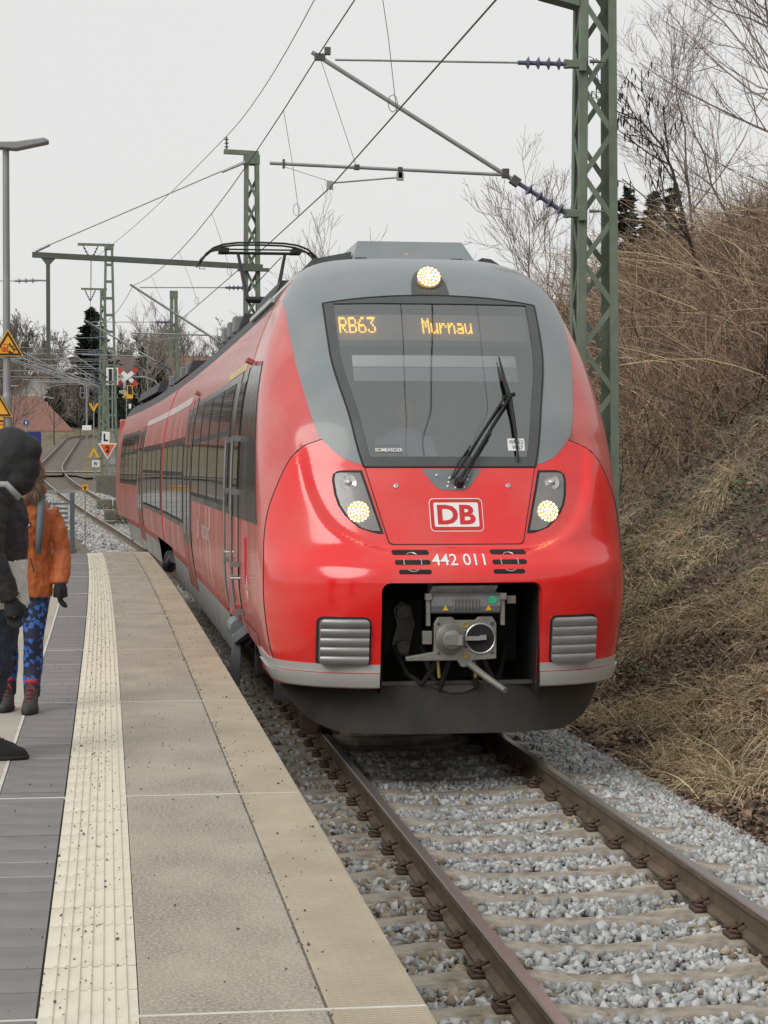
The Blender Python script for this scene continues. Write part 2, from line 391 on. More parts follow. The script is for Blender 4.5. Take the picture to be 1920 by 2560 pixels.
# ------------------------------------------------------------------ platform
PZ = .76
M['concrete'] = mat('concrete', (.28, .245, .188), .9, var=.22, scale=1.6, bump=.5, bscale=70, det=12, stretch=(1.6, 1, 1), col2=(.40, .36, .29), dirt=((.50, .46, .39), 1.0, 75, (1, 1, 1)))
M['concrete_edge'] = mat('concrete_edge', (.47, .405, .30), .9, var=.12, scale=2.5, det=10, dirt=((.33, .28, .2), .5, 3, (1, .5, 1)))
M['concrete_side'] = mat('concrete_side', (.25, .23, .2), .9, var=.3, scale=3, bump=.4)
M['paving_light'] = mat('paving_light', (.42, .385, .33), .9, var=.14, scale=2, bump=.3, bscale=80, det=10)
M['tactile'] = mat('tactile', (.71, .655, .53), .75, var=.07, scale=3, det=8, col2=(.78, .74, .62), dirt=((.42, .35, .24), .45, 7, (1, .35, 1)))
M['tile_grey'] = mat('tile_grey', (.195, .185, .185), .8, var=.1, scale=3, det=8, bump=.15, bscale=90, dirt=((.3, .28, .26), .3, 5, (1, 1, 1)))
M['joint'] = mat('joint', (.62, .6, .55), .8, var=.15, scale=10)
M['joint_dark'] = mat('joint_dark', (.15, .13, .11), .95, var=.4, scale=20)
# small arc-shaped grip relief in the edge slabs
def grip(m):
    nt = m.node_tree; N = nt.nodes; L = nt.links; p = N['Principled BSDF']
    tc = N.new('ShaderNodeTexCoord'); sx = N.new('ShaderNodeSeparateXYZ'); L.new(tc.outputs['Object'], sx.inputs[0])
    def mth(op, a, b=None):
        n = N.new('ShaderNodeMath'); n.operation = op
        for i, v in enumerate((a, b)):
            if v is None: continue
            if isinstance(v, (int, float)): n.inputs[i].default_value = v
            else: L.new(v, n.inputs[i])
        return n.outputs[0]
    a = mth('ABSOLUTE', mth('SINE', mth('MULTIPLY', sx.outputs['X'], math.pi / .036)))
    w = mth('SINE', mth('MULTIPLY', mth('ADD', sx.outputs['Y'], mth('MULTIPLY', a, .010)), 2 * math.pi / .024))
    b = N.new('ShaderNodeBump'); b.inputs['Strength'].default_value = .55; b.inputs['Distance'].default_value = .006
    L.new(w, b.inputs['Height']); L.new(b.outputs[0], p.inputs['Normal'])
grip(M['concrete_edge'])
PY0, PY1 = -12.0, 37.0
def strip(x0, x1, y0, y1, z0, z1, n=4):
    g = MB(); ys_ = np.linspace(y0, y1, n + 1)
    rws = [[(x0 + cl(y), y, z0), (x0 + cl(y), y, z1), (x1 + cl(y), y, z1), (x1 + cl(y), y, z0), (x0 + cl(y), y, z0)] for y in ys_]
    g.grid(rws); g.add(rws[0][:4], [(0, 1, 2, 3)]); g.add(rws[-1][:4], [(3, 2, 1, 0)]); return g
pf = strip(-12, -1.80, PY0, PY1, -.8, PZ - .028, 30).build('platform', M['concrete_side']); pf['kind'] = 'structure'
JY = [5.72 + 3.85 * k for k in range(-4, 9)]
cuts = [PY0] + [j for j in JY if j > PY0] + [PY1]
for a, b in zip(cuts[:-1], cuts[1:]):
    for nm, x0, x1, m_, dz in (('paving_slab', -2.552, -2.017, 'concrete', 0), ('edge_slab', -2.009, -1.722, 'concrete_edge', .001)):
        o = strip(x0, x1, a + .008, b - .008, PZ - .028 - (.22 if nm == 'edge_slab' else 0), PZ + dz, 4).build(nm, M[m_], pf, bevel=.004)
    x = -3.165
    for k in range(3):
        strip(x - 1.5, x - .01, a + .006, b - .006, PZ - .028, PZ, 4).build('paving_slab', M['paving_light'], pf, bevel=.003); x -= 1.51
    strip(-2.556, -1.725, b - .0085, b + .0085, PZ - .03, PZ + .0012, 1).build('joint_seal', M['joint'], pf)
for a, b in ((-2.020, -2.006),):
    strip(a, b, PY0, PY1, PZ - .03, PZ - .004, 20).build('joint_seal', M['joint_dark'], pf)
strip(-3.175, -3.157, PY0, PY1, PZ - .03, PZ + .0005, 20).build('joint_seal', M['joint'], pf)
# tactile tiles with ribs, and the grey contrast tiles beside them
TP = .2852
g = MB(); W2 = .1425; HT = .139
xs = [-W2]; zs = [-.004]
k = 8; pit = 2 * W2 / k
pr = [(-W2, -.03), (-W2, 0)]
for i in range(k):
    c = -W2 + (i + .5) * pit
    if i: pr += [(-W2 + i * pit - .0075, 0), (-W2 + i * pit - .005, .0055), (-W2 + i * pit + .005, .0055), (-W2 + i * pit + .0075, 0)]
pr += [(W2, 0), (W2, -.03)]
g.grid([[(x, y, z) for x, z in pr] for y in (-HT, HT)]); g.add([(x, -HT, z) for x, z in pr], [tuple(range(len(pr)))]); g.add([(x, HT, z) for x, z in pr], [tuple(range(len(pr)))[::-1]])
tac_me = g.mesh('tactile_tile'); tac_me.materials.append(M['tactile'])
g = MB(); g.box((0, 0, -.015), (.304, .2795, .03)); gre_me = g.mesh('grey_tile'); gre_me.materials.append(M['tile_grey'])
yk = PY0 + .2
while yk < PY1 - .6:
    a = -math.atan(cl(yk + .5) - cl(yk - .5))
    for nm, me, x in (('tactile_tile', tac_me, -2.6975), ('grey_tile', gre_me, -3.000)):
        o = bpy.data.objects.new(nm, me); COL.objects.link(o); o.parent = pf
        o.location = (x + cl(yk), yk, PZ + random.uniform(-.0015, .0012)); o.rotation_euler = (random.uniform(-.003, .003), random.uniform(-.003, .003), a)
    if random.random() < .28:
        MB().box((-3.0 + cl(yk), yk + TP / 2, PZ - .006), (.30, .004, .012)).build('joint_seal', M['joint'], pf)
    yk += TP
for b in JY[:-1]: MB().box((-2.85 + cl(b), b, PZ - .004), (.605, .014, .012)).build('joint_seal', M['joint'], pf)
# winter grit lying on the paving
X = np.concatenate([rng.normal(-2.70, .08, 1700), rng.uniform(-3.15, -2.85, 90), rng.uniform(-2.55, -2.02, 260), rng.uniform(-2.0, -1.74, 300), rng.normal(-2.01, .012, 500)])
Y = 4.5 + (PY1 - 6) * rng.random(len(X))**.85
S = rng.uniform(.0022, .0052, len(X)) * np.where(rng.random(len(X)) < .10, 1.6, 1)
V, Fq = rocks(np.stack([X + clv(Y), Y, np.full(len(X), PZ + .004)], 1), S, rng)
M['grit'] = mat('grit', (.07, .068, .065), .9, var=.3, scale=30, island=.7)
o = link('grit', npmesh('grit', V, Fq), None, M['grit']); props(o, 'dark winter grit strewn over the platform paving', 'grit', kind='stuff')
# ------------------------------------------------------------------ the train
N0 = 14.75
YC = ip([(.25,.2),(.7,.1),(1,.055),(1.3,.005),(1.45,0),(1.56,.03),(1.66,.13),(1.74,.205),(1.85,.262),(2.33,.49),(3,.95),(3.69,1.5),(3.9,1.74),(4.05,2.05),(4.12,2.4),(4.16,3.1)])
W = ip([(.25,1.3),(.7,1.36),(1,1.42),(1.4,1.46),(2,1.46),(2.4,1.45),(2.8,1.42),(3.2,1.35),(3.6,1.22),(3.84,1.1),(4,.98),(4.08,.87),(4.13,.72),(4.16,.4)])
YE = ip([(.25,.9),(.7,1.),(1.4,1.05),(1.8,1.15),(2.3,1.3),(3,1.75),(3.6,2.15),(3.9,2.4),(4.1,3.0),(4.16,3.3)])
XCR = ip([(1.60, .35), (1.68, .60), (1.74, .78), (1.80, .90), (1.88, 1.0), (2.0, 1.08), (2.2, 1.15), (2.4, 1.18), (2.75, 1.2)])
def Sn(x, z):
    w = W(z); a = min(1, abs(x) / w); yc = YC(z); ye = YE(z)
    s = ye - (ye - yc) * (1 - a**3.0)**(1 / 2.2)
    # cheek crease: the field with hatch and headlights lies deeper than the bumper and cheeks round it
    if 1.6 < z < 2.75:
        t = max(0, min(1, (XCR(z) - abs(x)) / .11)); u = max(0, min(1, (z - 1.645) / .085)); f = max(0, min(1, (2.75 - z) / .4))
        s += .062 * t * t * (3 - 2 * t) * u * u * (3 - 2 * u) * f * f * (3 - 2 * f)
    return s
def NP(x, z, off=0):
    w = W(z); xx = max(-.992 * w, min(.992 * w, x)); e = .006
    dx = (Sn(xx + e, z) - Sn(xx - e, z)) / (2 * e) if abs(xx) + e < w else (9 if xx > 0 else -9)
    dz = (Sn(xx, min(4.158, z + e)) - Sn(xx, z - e)) / (2 * e)
    n = Vector((dx, -1, dz)).normalized()
    return Vector((x, N0 + Sn(x, z), z)) + n * off
def plan(z, u):
    """u 0..1 runs round the front from the centre to the side, u>1 goes back along the side (metres)"""
    w = W(z); a = abs(u); s = 1 if u >= 0 else -1
    if a <= 1:
        x = math.sin(a * math.pi / 2) * w; return Vector((s * x, N0 + Sn(x, z), z))
    return Vector((s * w, N0 + YE(z) + (a - 1), z))
train = empty('regional_train', (0, N0, 0), 'red and grey electric multiple-unit train with lit headlamps standing at the platform', 'train')
def skirted(g, rws, inner, m=0):
    """surface rows plus a rim back to the inner rows"""
    g.grid(rws, m)
    nr, nc = len(rws), len(rws[0])
    loop = [(0, j) for j in range(nc)] + [(i, nc - 1) for i in range(1, nr)] + [(nr - 1, j) for j in range(nc - 2, -1, -1)] + [(i, 0) for i in range(nr - 2, 0, -1)]
    A = [rws[i][j] for i, j in loop]; B = [inner[i][j] for i, j in loop]; n = len(A)
    g.add(A + B, [(k, (k + 1) % n, n + (k + 1) % n, n + k) for k in range(n)], m)
def nose_rows(rows, nx, off):
    out = []
    for z, a, b in rows:
        c, h = (a + b) / 2, (b - a) / 2
        out.append([NP(c + h * math.sin((2 * k / nx - 1) * math.pi / 2), z, off) for k in range(nx + 1)])
    return out
def nose_patch(name, rows, off, m, parent=train, nx=16, skirt=.02, g=None, smooth=True):
    g2 = g or MB(); skirted(g2, nose_rows(rows, nx, off), nose_rows(rows, nx, off - skirt))
    return None if g else g2.build(name, m, parent, smooth)
def rrect(x0, x1, z0, z1, r, n=5):
    """rounded rectangle as rows"""
    rows = []
    for k in range(n + 1):
        a = k / n * math.pi / 2; rows.append((z0 + r - r * math.cos(a), x0 + r - r * math.sin(a), x1 - r + r * math.sin(a)))
    for t in np.linspace(z0 + r, z1 - r, 5)[1:-1]: rows.append((t, x0, x1))
    for k in range(n + 1):
        a = (1 - k / n) * math.pi / 2; rows.append((z1 - r + r * math.cos(a), x0 + r - r * math.sin(a), x1 - r + r * math.sin(a)))
    return rows
def polyrows(left, right, z0, z1, n=14):
    """rows between two (z, x) edge curves"""
    l = lambda z: np.interp(z, [p[0] for p in left], [p[1] for p in left]); r_ = lambda z: np.interp(z, [p[0] for p in right], [p[1] for p in right])
    zs = sorted(set([z0, z1] + list(np.linspace(z0, z1, n)) + [p[0] for p in left + right if z0 < p[0] < z1]))
    return [(z, float(l(z)), float(r_(z))) for z in zs]
def mirror(rows): return [(z, -b, -a) for z, a, b in rows]
def nose_text(name, s, x, z, w, h, off, m, parent=train, bold=0, each=False):
    V, F = text_tris(s, 1, bold); xs = [p[0] for p in V]; ys_ = [p[1] for p in V]
    sx = w / (max(xs) - min(xs)); sy = h / (max(ys_) - min(ys_)); cx = (max(xs) + min(xs)) / 2; cy = (max(ys_) + min(ys_)) / 2
    bm = bmesh.new(); vs = [bm.verts.new((a, b, 0)) for a, b in V]
    for f in F:
        try: bm.faces.new([vs[i] for i in f])
        except ValueError: pass
    for _ in range(3):
        lg = [e for e in bm.edges if math.hypot((e.verts[0].co.x - e.verts[1].co.x) * sx, (e.verts[0].co.y - e.verts[1].co.y) * sy) > .022]
        if lg: bmesh.ops.subdivide_edges(bm, edges=lg, cuts=1); bmesh.ops.triangulate(bm, faces=bm.faces)
    bm.verts.index_update(); V = [(v.co.x, v.co.y) for v in bm.verts]; F = [[v.index for v in f.verts] for f in bm.faces]; bm.free()
    g = MB(); g.add([NP(x + (a - cx) * sx, z + (b - cy) * sy, off) for a, b in V], F); return (g.each if each else g.build)(name, m, parent, fix=False)

wsx = ip([(2.30, .66), (2.33, .672), (2.73, .757), (3.26, .862), (3.66, .876)])
def ws_rows(inset=0, z0=2.322, z1=3.722, n=22):
    rows = []
    for z in list(np.linspace(z0, 3.66 - inset * .7, n)) + list(np.linspace(3.66 - inset * .7, z1 - inset * .7 if inset else z1, 7))[1:]:
        h = wsx(min(z, 3.66)) - inset
        if z > 3.66 - inset * .7: h *= math.sqrt(max(.02, 1 - (z - (3.66 - inset * .7)) / .066))
        rows.append((z, -h, h))
    return rows
# shell of the nose
zr = [.65, .72, .8, .88, .95] + list(np.linspace(1.03, 1.458, 7)) + list(np.linspace(1.5, 4.0, 54)) + [4.04, 4.07, 4.095, 4.115, 4.13, 4.145, 4.155, 4.16]
us = [k / 15 * .28 for k in range(15)]
ub = lambda z: math.asin(min(1, .605 / W(z))) / (math.pi / 2) if z < 3 else math.asin(min(1, .605 / W(3))) / (math.pi / 2)
def cols(z):
    b = ub(z); c = [b * k / 10 for k in range(11)] + [b + (1 - b) * k / 24 for k in range(1, 25)]
    e = 3.3 - YE(z); s2 = max(.01, 2.0 - YE(z)) if z < 1.2 else e * .5
    c += [1 + s2 * .5, 1 + s2, 1 + max(s2 + .01, e)]
    return [-u for u in c[:0:-1]] + c
g = MB(); rws = [[plan(z, u) + Vector((0, .022 * max(0, min(1, (2.62 - z) / .1)) if abs(u) < .97 else 0, 0)) for u in cols(z)] for z in zr]; nc = len(rws[0])
F = []; mid = nc // 2
for i in range(len(rws) - 1):
    for j in range(nc - 1):
        c = sum((rws[a][b] for a, b in ((i, j), (i, j + 1), (i + 1, j), (i + 1, j + 1))), Vector()) / 4
        if zr[i + 1] <= 1.4585 and abs(c.x) < .6 : continue
        if zr[i] < .949 and c.y - N0 > 2.0: continue
        if 2.37 < c.z < 3.69 and abs(c.x) < wsx(min(c.z, 3.66)) - .03 and c.y < N0 + 2.6: continue
        F.append((i * nc + j, i * nc + j + 1, (i + 1) * nc + j + 1, (i + 1) * nc + j))
g.add([p for r_ in rws for p in r_], F)
g.build('nose_shell', M['red_nose'], train, smooth=True)
# brighter red front cap, with the rounded coupler opening left free
seam = ip([(.66, 1.30), (1.0, 1.395), (1.4, 1.432), (1.67, 1.425), (1.85, 1.412), (2.0, 1.385), (2.2, 1.315), (2.38, 1.225), (2.48, 1.13), (2.545, .96)])
g = MB(); zc = 1.458; rr_ = .07
up = [(z, -seam(z), seam(z)) for z in list(np.linspace(zc, 2.345, 46))]
skirted(g, nose_rows(up, 110, .005), nose_rows(up, 110, -.02))
hi = [(z, wsx(z) - .015, seam(z)) for z in (2.345, 2.38, 2.42, 2.46, 2.49, 2.515, 2.532, 2.545)]
for rw in (hi, mirror(hi)): skirted(g, nose_rows(rw, 30, .005), nose_rows(rw, 30, -.02))
lo = []
for z in [.66, .75, .85, .95, 1.05, 1.15, 1.25, 1.33] + [zc - rr_ + rr_ * math.sin(a) for a in np.linspace(0, math.pi / 2, 8)]:
    d = z - (zc - rr_); lo.append((z, .61 - (rr_ - math.sqrt(max(0, rr_**2 - d * d)) if d > 0 else 0), seam(z)))
for sg in (1, -1):
    rw = lo if sg > 0 else mirror(lo)
    skirted(g, nose_rows(rw, 28, .005), nose_rows(rw, 28, -.06))
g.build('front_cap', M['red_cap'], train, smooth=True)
# dark line where the cap meets the car body
g = MB()
for sg in (1, -1):
    g.tube([NP(sg * (seam(z) + .003), z, .004) for z in np.linspace(.7, 2.545, 40)], .005, 5)
g.each('cap_seam', M['rubber'], train)
# grey mask round the windscreen and over the forehead
gm = ip([(2.335, .675), (2.36, .76), (2.41, .855), (2.48, .925), (2.56, .995), (2.66, 1.03), (2.9, 1.085), (3.15, 1.13), (3.5, 1.16), (3.72, 1.166)])
rws = [(z, -gm(z), gm(z)) for z in list(np.linspace(2.335, 2.66, 14)) + list(np.linspace(2.7, 3.72, 20))] + [(z, -W(z) * .999, W(z) * .999) for z in (3.76, 3.8, 3.85, 3.9, 3.95, 4.0, 4.03, 4.06, 4.085, 4.105, 4.12, 4.135, 4.145, 4.153)]
g = MB(); NX = 80; O = nose_rows(rws, NX, .008)
F = []
for i in range(len(O) - 1):
    for j in range(NX):
        c = (O[i][j] + O[i + 1][j + 1]) / 2
        if 2.37 < c.z < 3.69 and abs(c.x) < wsx(min(c.z, 3.66)) - .035: continue
        F.append((i * (NX + 1) + j, i * (NX + 1) + j + 1, (i + 1) * (NX + 1) + j + 1, (i + 1) * (NX + 1) + j))
g.add([p for r_ in O for p in r_], F)
I = nose_rows(rws, NX, -.012)
for j in (0, NX): g.grid([[O[i][j], I[i][j]] for i in range(len(O))])
g.grid([O[0], I[0]])
g.build('grey_mask', M['grey_nose'], train, smooth=True)
# windscreen: frame bands, pane, destination display
def ring(out, inn): return out
o_rows = ws_rows(); g = MB()
def band(z0, z1, f0, f1, off, n=20, nx=10):
    rw = [(z, f0(z), f1(z)) for z in np.linspace(z0, z1, n)]; skirted(g, nose_rows(rw, nx, off), nose_rows(rw, nx, off - .03))
wo_ = lambda z: wsx(min(z, 3.66)); wi_ = lambda z: wsx(min(z, 3.66)) - .075
band(2.40, 3.655, lambda z: -wo_(z), lambda z: -wi_(z), .014)
band(2.40, 3.655, wi_, wo_, .014)
band(2.322, 2.40, lambda z: -wo_(z), wo_, .014, 5, 30)
tp = [(z, a, b) for z, a, b in ws_rows() if z > 3.655]; tp = [(3.655, -wo_(3.655), wo_(3.655))] + tp
skirted(g, nose_rows(tp, 30, .014), nose_rows(tp, 30, -.02))
wsf = g.build('windscreen', M['ws_frame'], train, smooth=True)
g = MB()
for sg in (-1, 1): g.tube([NP(sg * (wo_(z) + .004), z, .012) for z in np.linspace(2.325, 3.66, 24)], .008, 5)
g.tube([NP(x, 3.726 - .066 * (x / .876)**2, .012) for x in np.linspace(-.876, .876, 24)], .008, 5)
g.tube([NP(x, 2.32, .012) for x in np.linspace(-.67, .67, 24)], .008, 5)
g.build('seal', M['rubber'], wsf)
gl = bpy.data.materials.new('windscreen_glass'); gl.use_nodes = True; nt = gl.node_tree; nt.nodes.remove(nt.nodes['Principled BSDF'])
tr_ = nt.nodes.new('ShaderNodeBsdfTransparent'); tr_.inputs[0].default_value = (.82, .85, .85, 1)
gs_ = nt.nodes.new('ShaderNodeBsdfGlossy'); gs_.inputs['Roughness'].default_value = .03; gs_.inputs[0].default_value = (.85, .87, .88, 1)
fr = nt.nodes.new('ShaderNodeFresnel'); fr.inputs['IOR'].default_value = 1.9
ad = nt.nodes.new('ShaderNodeMath'); ad.operation = 'MULTIPLY_ADD'; ad.inputs[1].default_value = .85; ad.inputs[2].default_value = .17; nt.links.new(fr.outputs[0], ad.inputs[0])
ms = nt.nodes.new('ShaderNodeMixShader'); nt.links.new(ad.outputs[0], ms.inputs[0]); nt.links.new(tr_.outputs[0], ms.inputs[1]); nt.links.new(gs_.outputs[0], ms.inputs[2]); nt.links.new(ms.outputs[0], nt.nodes['Material Output'].inputs[0])
M['ws_glass'] = gl
rw = [(z, -wi_(z) - .02, wi_(z) + .02) for z in np.linspace(2.38, 3.68, 26)]
g = MB(); g.grid(nose_rows(rw, 30, .006)); g.build('pane', M['ws_glass'], wsf, smooth=True, fix=False)
M['display_back'] = mat('display_back', (.30, .27, .25), .5, var=.08)
M['cab_grey'] = mat('cab_grey', (.28, .29, .29), .7, var=.1, scale=3)
M['blind'] = mat('blind', (.85, .86, .85), .7, var=.04)
M['blind_dark'] = mat('blind_dark', (.38, .39, .39), .7, var=.06)
M['led_amber'] = mat('led_amber', (.9, .45, .02), .5, var=0, emit=((1, .50, .03), 3.2))
M['led_white'] = mat('led_white', (1, .8, .5), .5, var=0, emit=((1, .76, .42), 6))
M['lamp_glow'] = mat('lamp_glow', (.42, .29, .14), .3, var=.1, scale=20, emit=((1, .58, .18), .28))
nose_patch('display_board', [(z, -.80, .80) for z in (3.365, 3.45, 3.52, 3.60)], -.045, M['display_back'], wsf, 20)
nose_patch('cross_bar', [(z, -wi_(z) - .01, wi_(z) + .01) for z in (3.315, 3.34, 3.36)], -.02, M['ws_frame'], wsf, 20)
nose_patch('sun_blind', [(z, -.70, .66) for z in (3.172, 3.22, 3.267)], -.07, M['blind'], wsf, 12)
nose_patch('blind_hem', [(z, -.70, .66) for z in (3.06, 3.12, 3.17)], -.08, M['blind_dark'], wsf, 12)
GL = {'R': '11110 10001 10001 11110 10100 10010 10001', 'B': '11110 10001 10001 11110 10001 10001 11110', '6': '00110 01000 10000 11110 10001 10001 01110', '3': '11111 00010 00100 00010 00001 10001 01110',
      'M': '10001 11011 10101 10101 10001 10001 10001', 'u': '00000 00000 10001 10001 10001 10011 01101', 'r': '00000 00000 10110 11001 10000 10000 10000', 'n': '00000 00000 10110 11001 10001 10001 10001', 'a': '00000 00000 01110 00001 01111 10001 01111'}
g = MB()
def led(s, x0, x1, z0, z1):
    ncol = len(s) * 6 - 1; px = (x1 - x0) / (ncol * 2 - 1); pz = (z1 - z0) / 13
    for ci, ch in enumerate(s):
        for r_, line in enumerate(GL[ch].split()):
            for c_, b in enumerate(line):
                if b == '1':
                    for dx in (0, 1):
                        for dz in (0, 1):
                            x = x0 + ((ci * 6 + c_) * 2 + dx) * px; z = z1 - (r_ * 2 + dz) * pz
                            if r_ == 6 and dz: continue
                            P_ = [NP(x + sx * px * .36, z + sz * pz * .36, -.038) for sx, sz in ((-1, -1), (1, -1), (1, 1), (-1, 1))]; g.add(P_, [(0, 1, 2, 3)])
led('RB63', -.775, -.485, 3.432, 3.57); led('Murnau', -.095, .31, 3.428, 3.56)
g.build('display_lettering', M['led_amber'], wsf, fix=False)['kind'] = 'stuff'
g = MB(); g.box((0, N0 + 1.12, 2.18), (1.5, .75, .34)); g.box((.35, N0 + 1.15, 2.42), (.34, .25, .2), rx=.5); g.box((-.42, N0 + 1.15, 2.40), (.26, .2, .16), rx=.5)
g.build('dashboard', M['roof_dark'], wsf, bevel=.03)
g = MB(); g.box((0, N0 + 2.55, 2.75), (2.2, .05, 2.0)); g.box((.55, N0 + 2.2, 2.75), (.06, .6, 1.9)); g.box((0, N0 + 1.7, 1.75), (2.6, 1.9, .06))
g.build('cab_wall', M['cab_grey'], train)
nose_text('maker_lettering', 'BOMBARDIER', -.473, 2.452, .208, .030, .016, M['white'], wsf, .01)
nose_patch('sticker', rrect(.467, .604, 2.45, 2.546, .008), .0085, M['blind'], wsf, 6, .002)
nose_text('sticker_lettering', 'WFN 2', .535, 2.518, .115, .028, .011, M['black'], wsf); nose_text('sticker_lettering', 'V06.7', .545, 2.476, .09, .028, .011, M['black'], wsf)
# hatch with the logo, wiper plate, number
def trap(half0, half1, z0, z1, r=.03, n=16):
    rows = []
    for z in list(np.linspace(z0, z0 + r, 6)) + list(np.linspace(z0 + r, z1, n))[1:]:
        h = half0 + (half1 - half0) * (z - z0) / (z1 - z0)
        if z < z0 + r: d = (z0 + r - z); h -= r - math.sqrt(max(0, r * r - d * d))
        rows.append((z, -h, h))
    return rows
nose_patch('hatch_gap', trap(.52, .672, 1.728, 2.318), .0065, M['rubber'], train, 24)
hat = nose_patch('hatch', trap(.512, .664, 1.735, 2.316), .010, M['red_cap'], train, 24)
for x in (-.405, .405):
    g = MB(); p_ = NP(x * 1.08, 2.175, .010); n_ = (NP(x, 2.175, .05) - NP(x, 2.175, .01)).normalized()
    g.lathe([(.019, 0), (.019, .006), (.012, .008), (.012, .004), (.004, .004)], p_, n_, 14); g.build('lock', M['alu'], hat, smooth=True)
ox = .012
nose_patch('logo_border', rrect(ox - .207, ox + .207, 1.828, 2.080, .035), .0125, M['white'], hat, 14, .004)
nose_patch('logo_field', rrect(ox - .201, ox + .201, 1.834, 2.074, .03), .014, M['red_decal'], hat, 14, .004)
nose_patch('logo_panel', rrect(ox - .173, ox + .173, 1.862, 2.046, .012), .0155, M['white'], hat, 14, .004)
nose_text('logo_letter', 'DB', ox, 1.954, .295, .150, .017, M['red_decal'], hat, .035, True)
nose_text('number_lettering', '442 011', -.02, 1.622, .405, .082, .009, M['white'], train, .006, True)
for sg in (-1, 1):
    for z, a, b in ((1.676, .235, .515), (1.606, .235, .505), (1.538, .235, .48)):
        rw = rrect(a, b, z - .017, z + .017, .0165); nose_patch('air_slot', rw if sg > 0 else mirror(rw), .0062, M['inner_dark'], train, 10, .002)
    g = MB(); c_ = NP(sg * .375, 1.606, .0075)
    for a0, a1 in ((-.34, .34), (math.pi - .34, math.pi + .34)):
        g.tube([NP(sg * .37 + .066 * math.cos(a), 1.606 + .066 * math.sin(a), .008) for a in np.linspace(a0, a1, 5)], .0055, 6)
    for q in (1, -1):
        g.tube([NP(sg * .37 + .066 * math.cos(a), 1.606 + q * .066 * math.sin(a), .008) for a in np.linspace(.95, math.pi - .95, 6)], .005, 6)
    g.each('horn', M['alu'], train)
wb_ = nose_patch('wiper_plate', trap(.115, .238, 2.143, 2.304, .04), .0135, M['plough_grey'], train, 14)
g = MB()
for x, z in ((-.12, 2.255), (.07, 2.19), (.13, 2.255), (-.03, 2.2), (-.04, 2.17), (.09, 2.165), (.02, 2.16), (.12, 2.22), (-.02, 2.235)):
    n_ = (NP(x, z, .05) - NP(x, z, .01)).normalized(); g.lathe([(.009, 0), (.009, .006), (.005, .009)], NP(x, z, .0135), n_, 8)
g.each('bolt', M['white'], wb_)
g = MB(); piv = NP(.05, 2.19, .02); n_ = (NP(.05, 2.19, .05) - NP(.05, 2.19, .01)).normalized()
g.lathe([(.04, 0), (.04, .03), (.025, .05), (.025, .075)], piv, n_, 14)
g.tube([NP(.05, 2.20, .07), NP(.25, 2.48, .08), NP(.50, 2.83, .075)], [.016, .013, .011], 7)
g.tube([NP(.0, 2.21, .06), NP(.20, 2.49, .07), NP(.47, 2.84, .065)], .009, 6)
g.tube([NP(-.02, 2.20, .05), NP(.05, 2.33, .05), NP(.16, 2.47, .05)], .006, 6); g.tube([NP(.09, 2.2, .06), NP(.2, 2.38, .05), NP(.33, 2.56, .07)], .006, 6)
g.bar(NP(.45, 2.83, .07), NP(.55, 2.86, .07), .03, .03)
g.lathe([(.016, 0), (.016, .03)], NP(.505, 2.845, .06), n_, 8)
wip = g.build('wiper_arm', M['black'], wb_, smooth=True)
g = MB()
g.tube([NP(.478, 3.185, .04), NP(.492, 3.0, .045), NP(.515, 2.83, .05), NP(.528, 2.6, .04), NP(.535, 2.35, .03)], [.006, .016, .02, .014, .006], 7)
g.build('wiper_blade', M['rubber'], wb_, smooth=True)
# headlamps
hl_o = [(1.822, .575), (1.86, .655), (1.95, .663), (2.29, .683)]
lef = [(1.815, .555), (2.295, .690)]
rig = [(1.815, .60), (1.83, .655), (1.858, .735), (1.90, .785), (1.955, .84), (2.03, .885), (2.11, .908), (2.22, .920), (2.265, .912), (2.29, .878), (2.297, .84)]
M['lamp_housing'] = mat('lamp_housing', (.20, .195, .19), .25, var=.15, scale=6, coat=.5)
M['reflector'] = mat('reflector', (.55, .55, .55), .2, var=.3, scale=30, metal=.7)
def inset(rows, d):
    z0, z1 = rows[0][0], rows[-1][0]; return [(min(max(z, z0 + d), z1 - d), a + d, b - d if b - d > a + d + .004 else a + d + .004) for z, a, b in rows]
hr = polyrows(lef, rig, 1.815, 2.297, 18)
def frontlamp(x, z, r, parent, lit, dot=.0088, out=.016):
    n_ = (NP(x, z, .05) - NP(x, z, .01)).normalized(); c_ = NP(x, z, out); g = MB()
    n_ = (n_ + Vector((0, -.8, 0))).normalized()
    if not lit:
        g.lathe([(r, 0), (r * .98, .006), (r * .7, .003), (r * .45, .001), (r * .35, .012), (r * .18, .018)], c_, n_, 18); g.build('reflector', M['reflector'], parent, smooth=True); return
    g.lathe([(r * .9, -.08), (r, 0), (r, .008), (r * .8, .012), (.001, .013)], c_, n_, 24); lp = g.build('lamp', M['lamp_glow'], parent, smooth=True)
    ux = n_.cross(Vector((0, 0, 1))).normalized(); uz = ux.cross(n_); g = MB()
    for ring_, cnt in ((0, 1), (.3, 6), (.58, 11), (.86, 16)):
        for k in range(cnt):
            a = 2 * math.pi * k / cnt + ring_ * 5; cc = c_ + (ux * math.cos(a) + uz * math.sin(a)) * r * ring_ + n_ * .015
            g.add([cc + (ux * math.cos(b) + uz * math.sin(b)) * dot for b in np.linspace(0, 2 * math.pi, 7)[:-1]], [(0, 1, 2, 3, 4, 5)])
    g.build('light_emitting_diodes', M['led_white'], lp, fix=False)
for sg in (1, -1):
    rw = hr if sg > 0 else mirror(hr); ri = inset(hr, .02); ri = ri if sg > 0 else mirror(ri)
    hl = nose_patch('headlight', rw, .0085, M['rubber'], train, 14)
    nose_patch('lamp_housing', ri, .0115, M['lamp_housing'], hl, 14, .004)
    frontlamp(sg * .795, 2.20, .062, hl, False); frontlamp(sg * .735, 1.975, .085, hl, True)
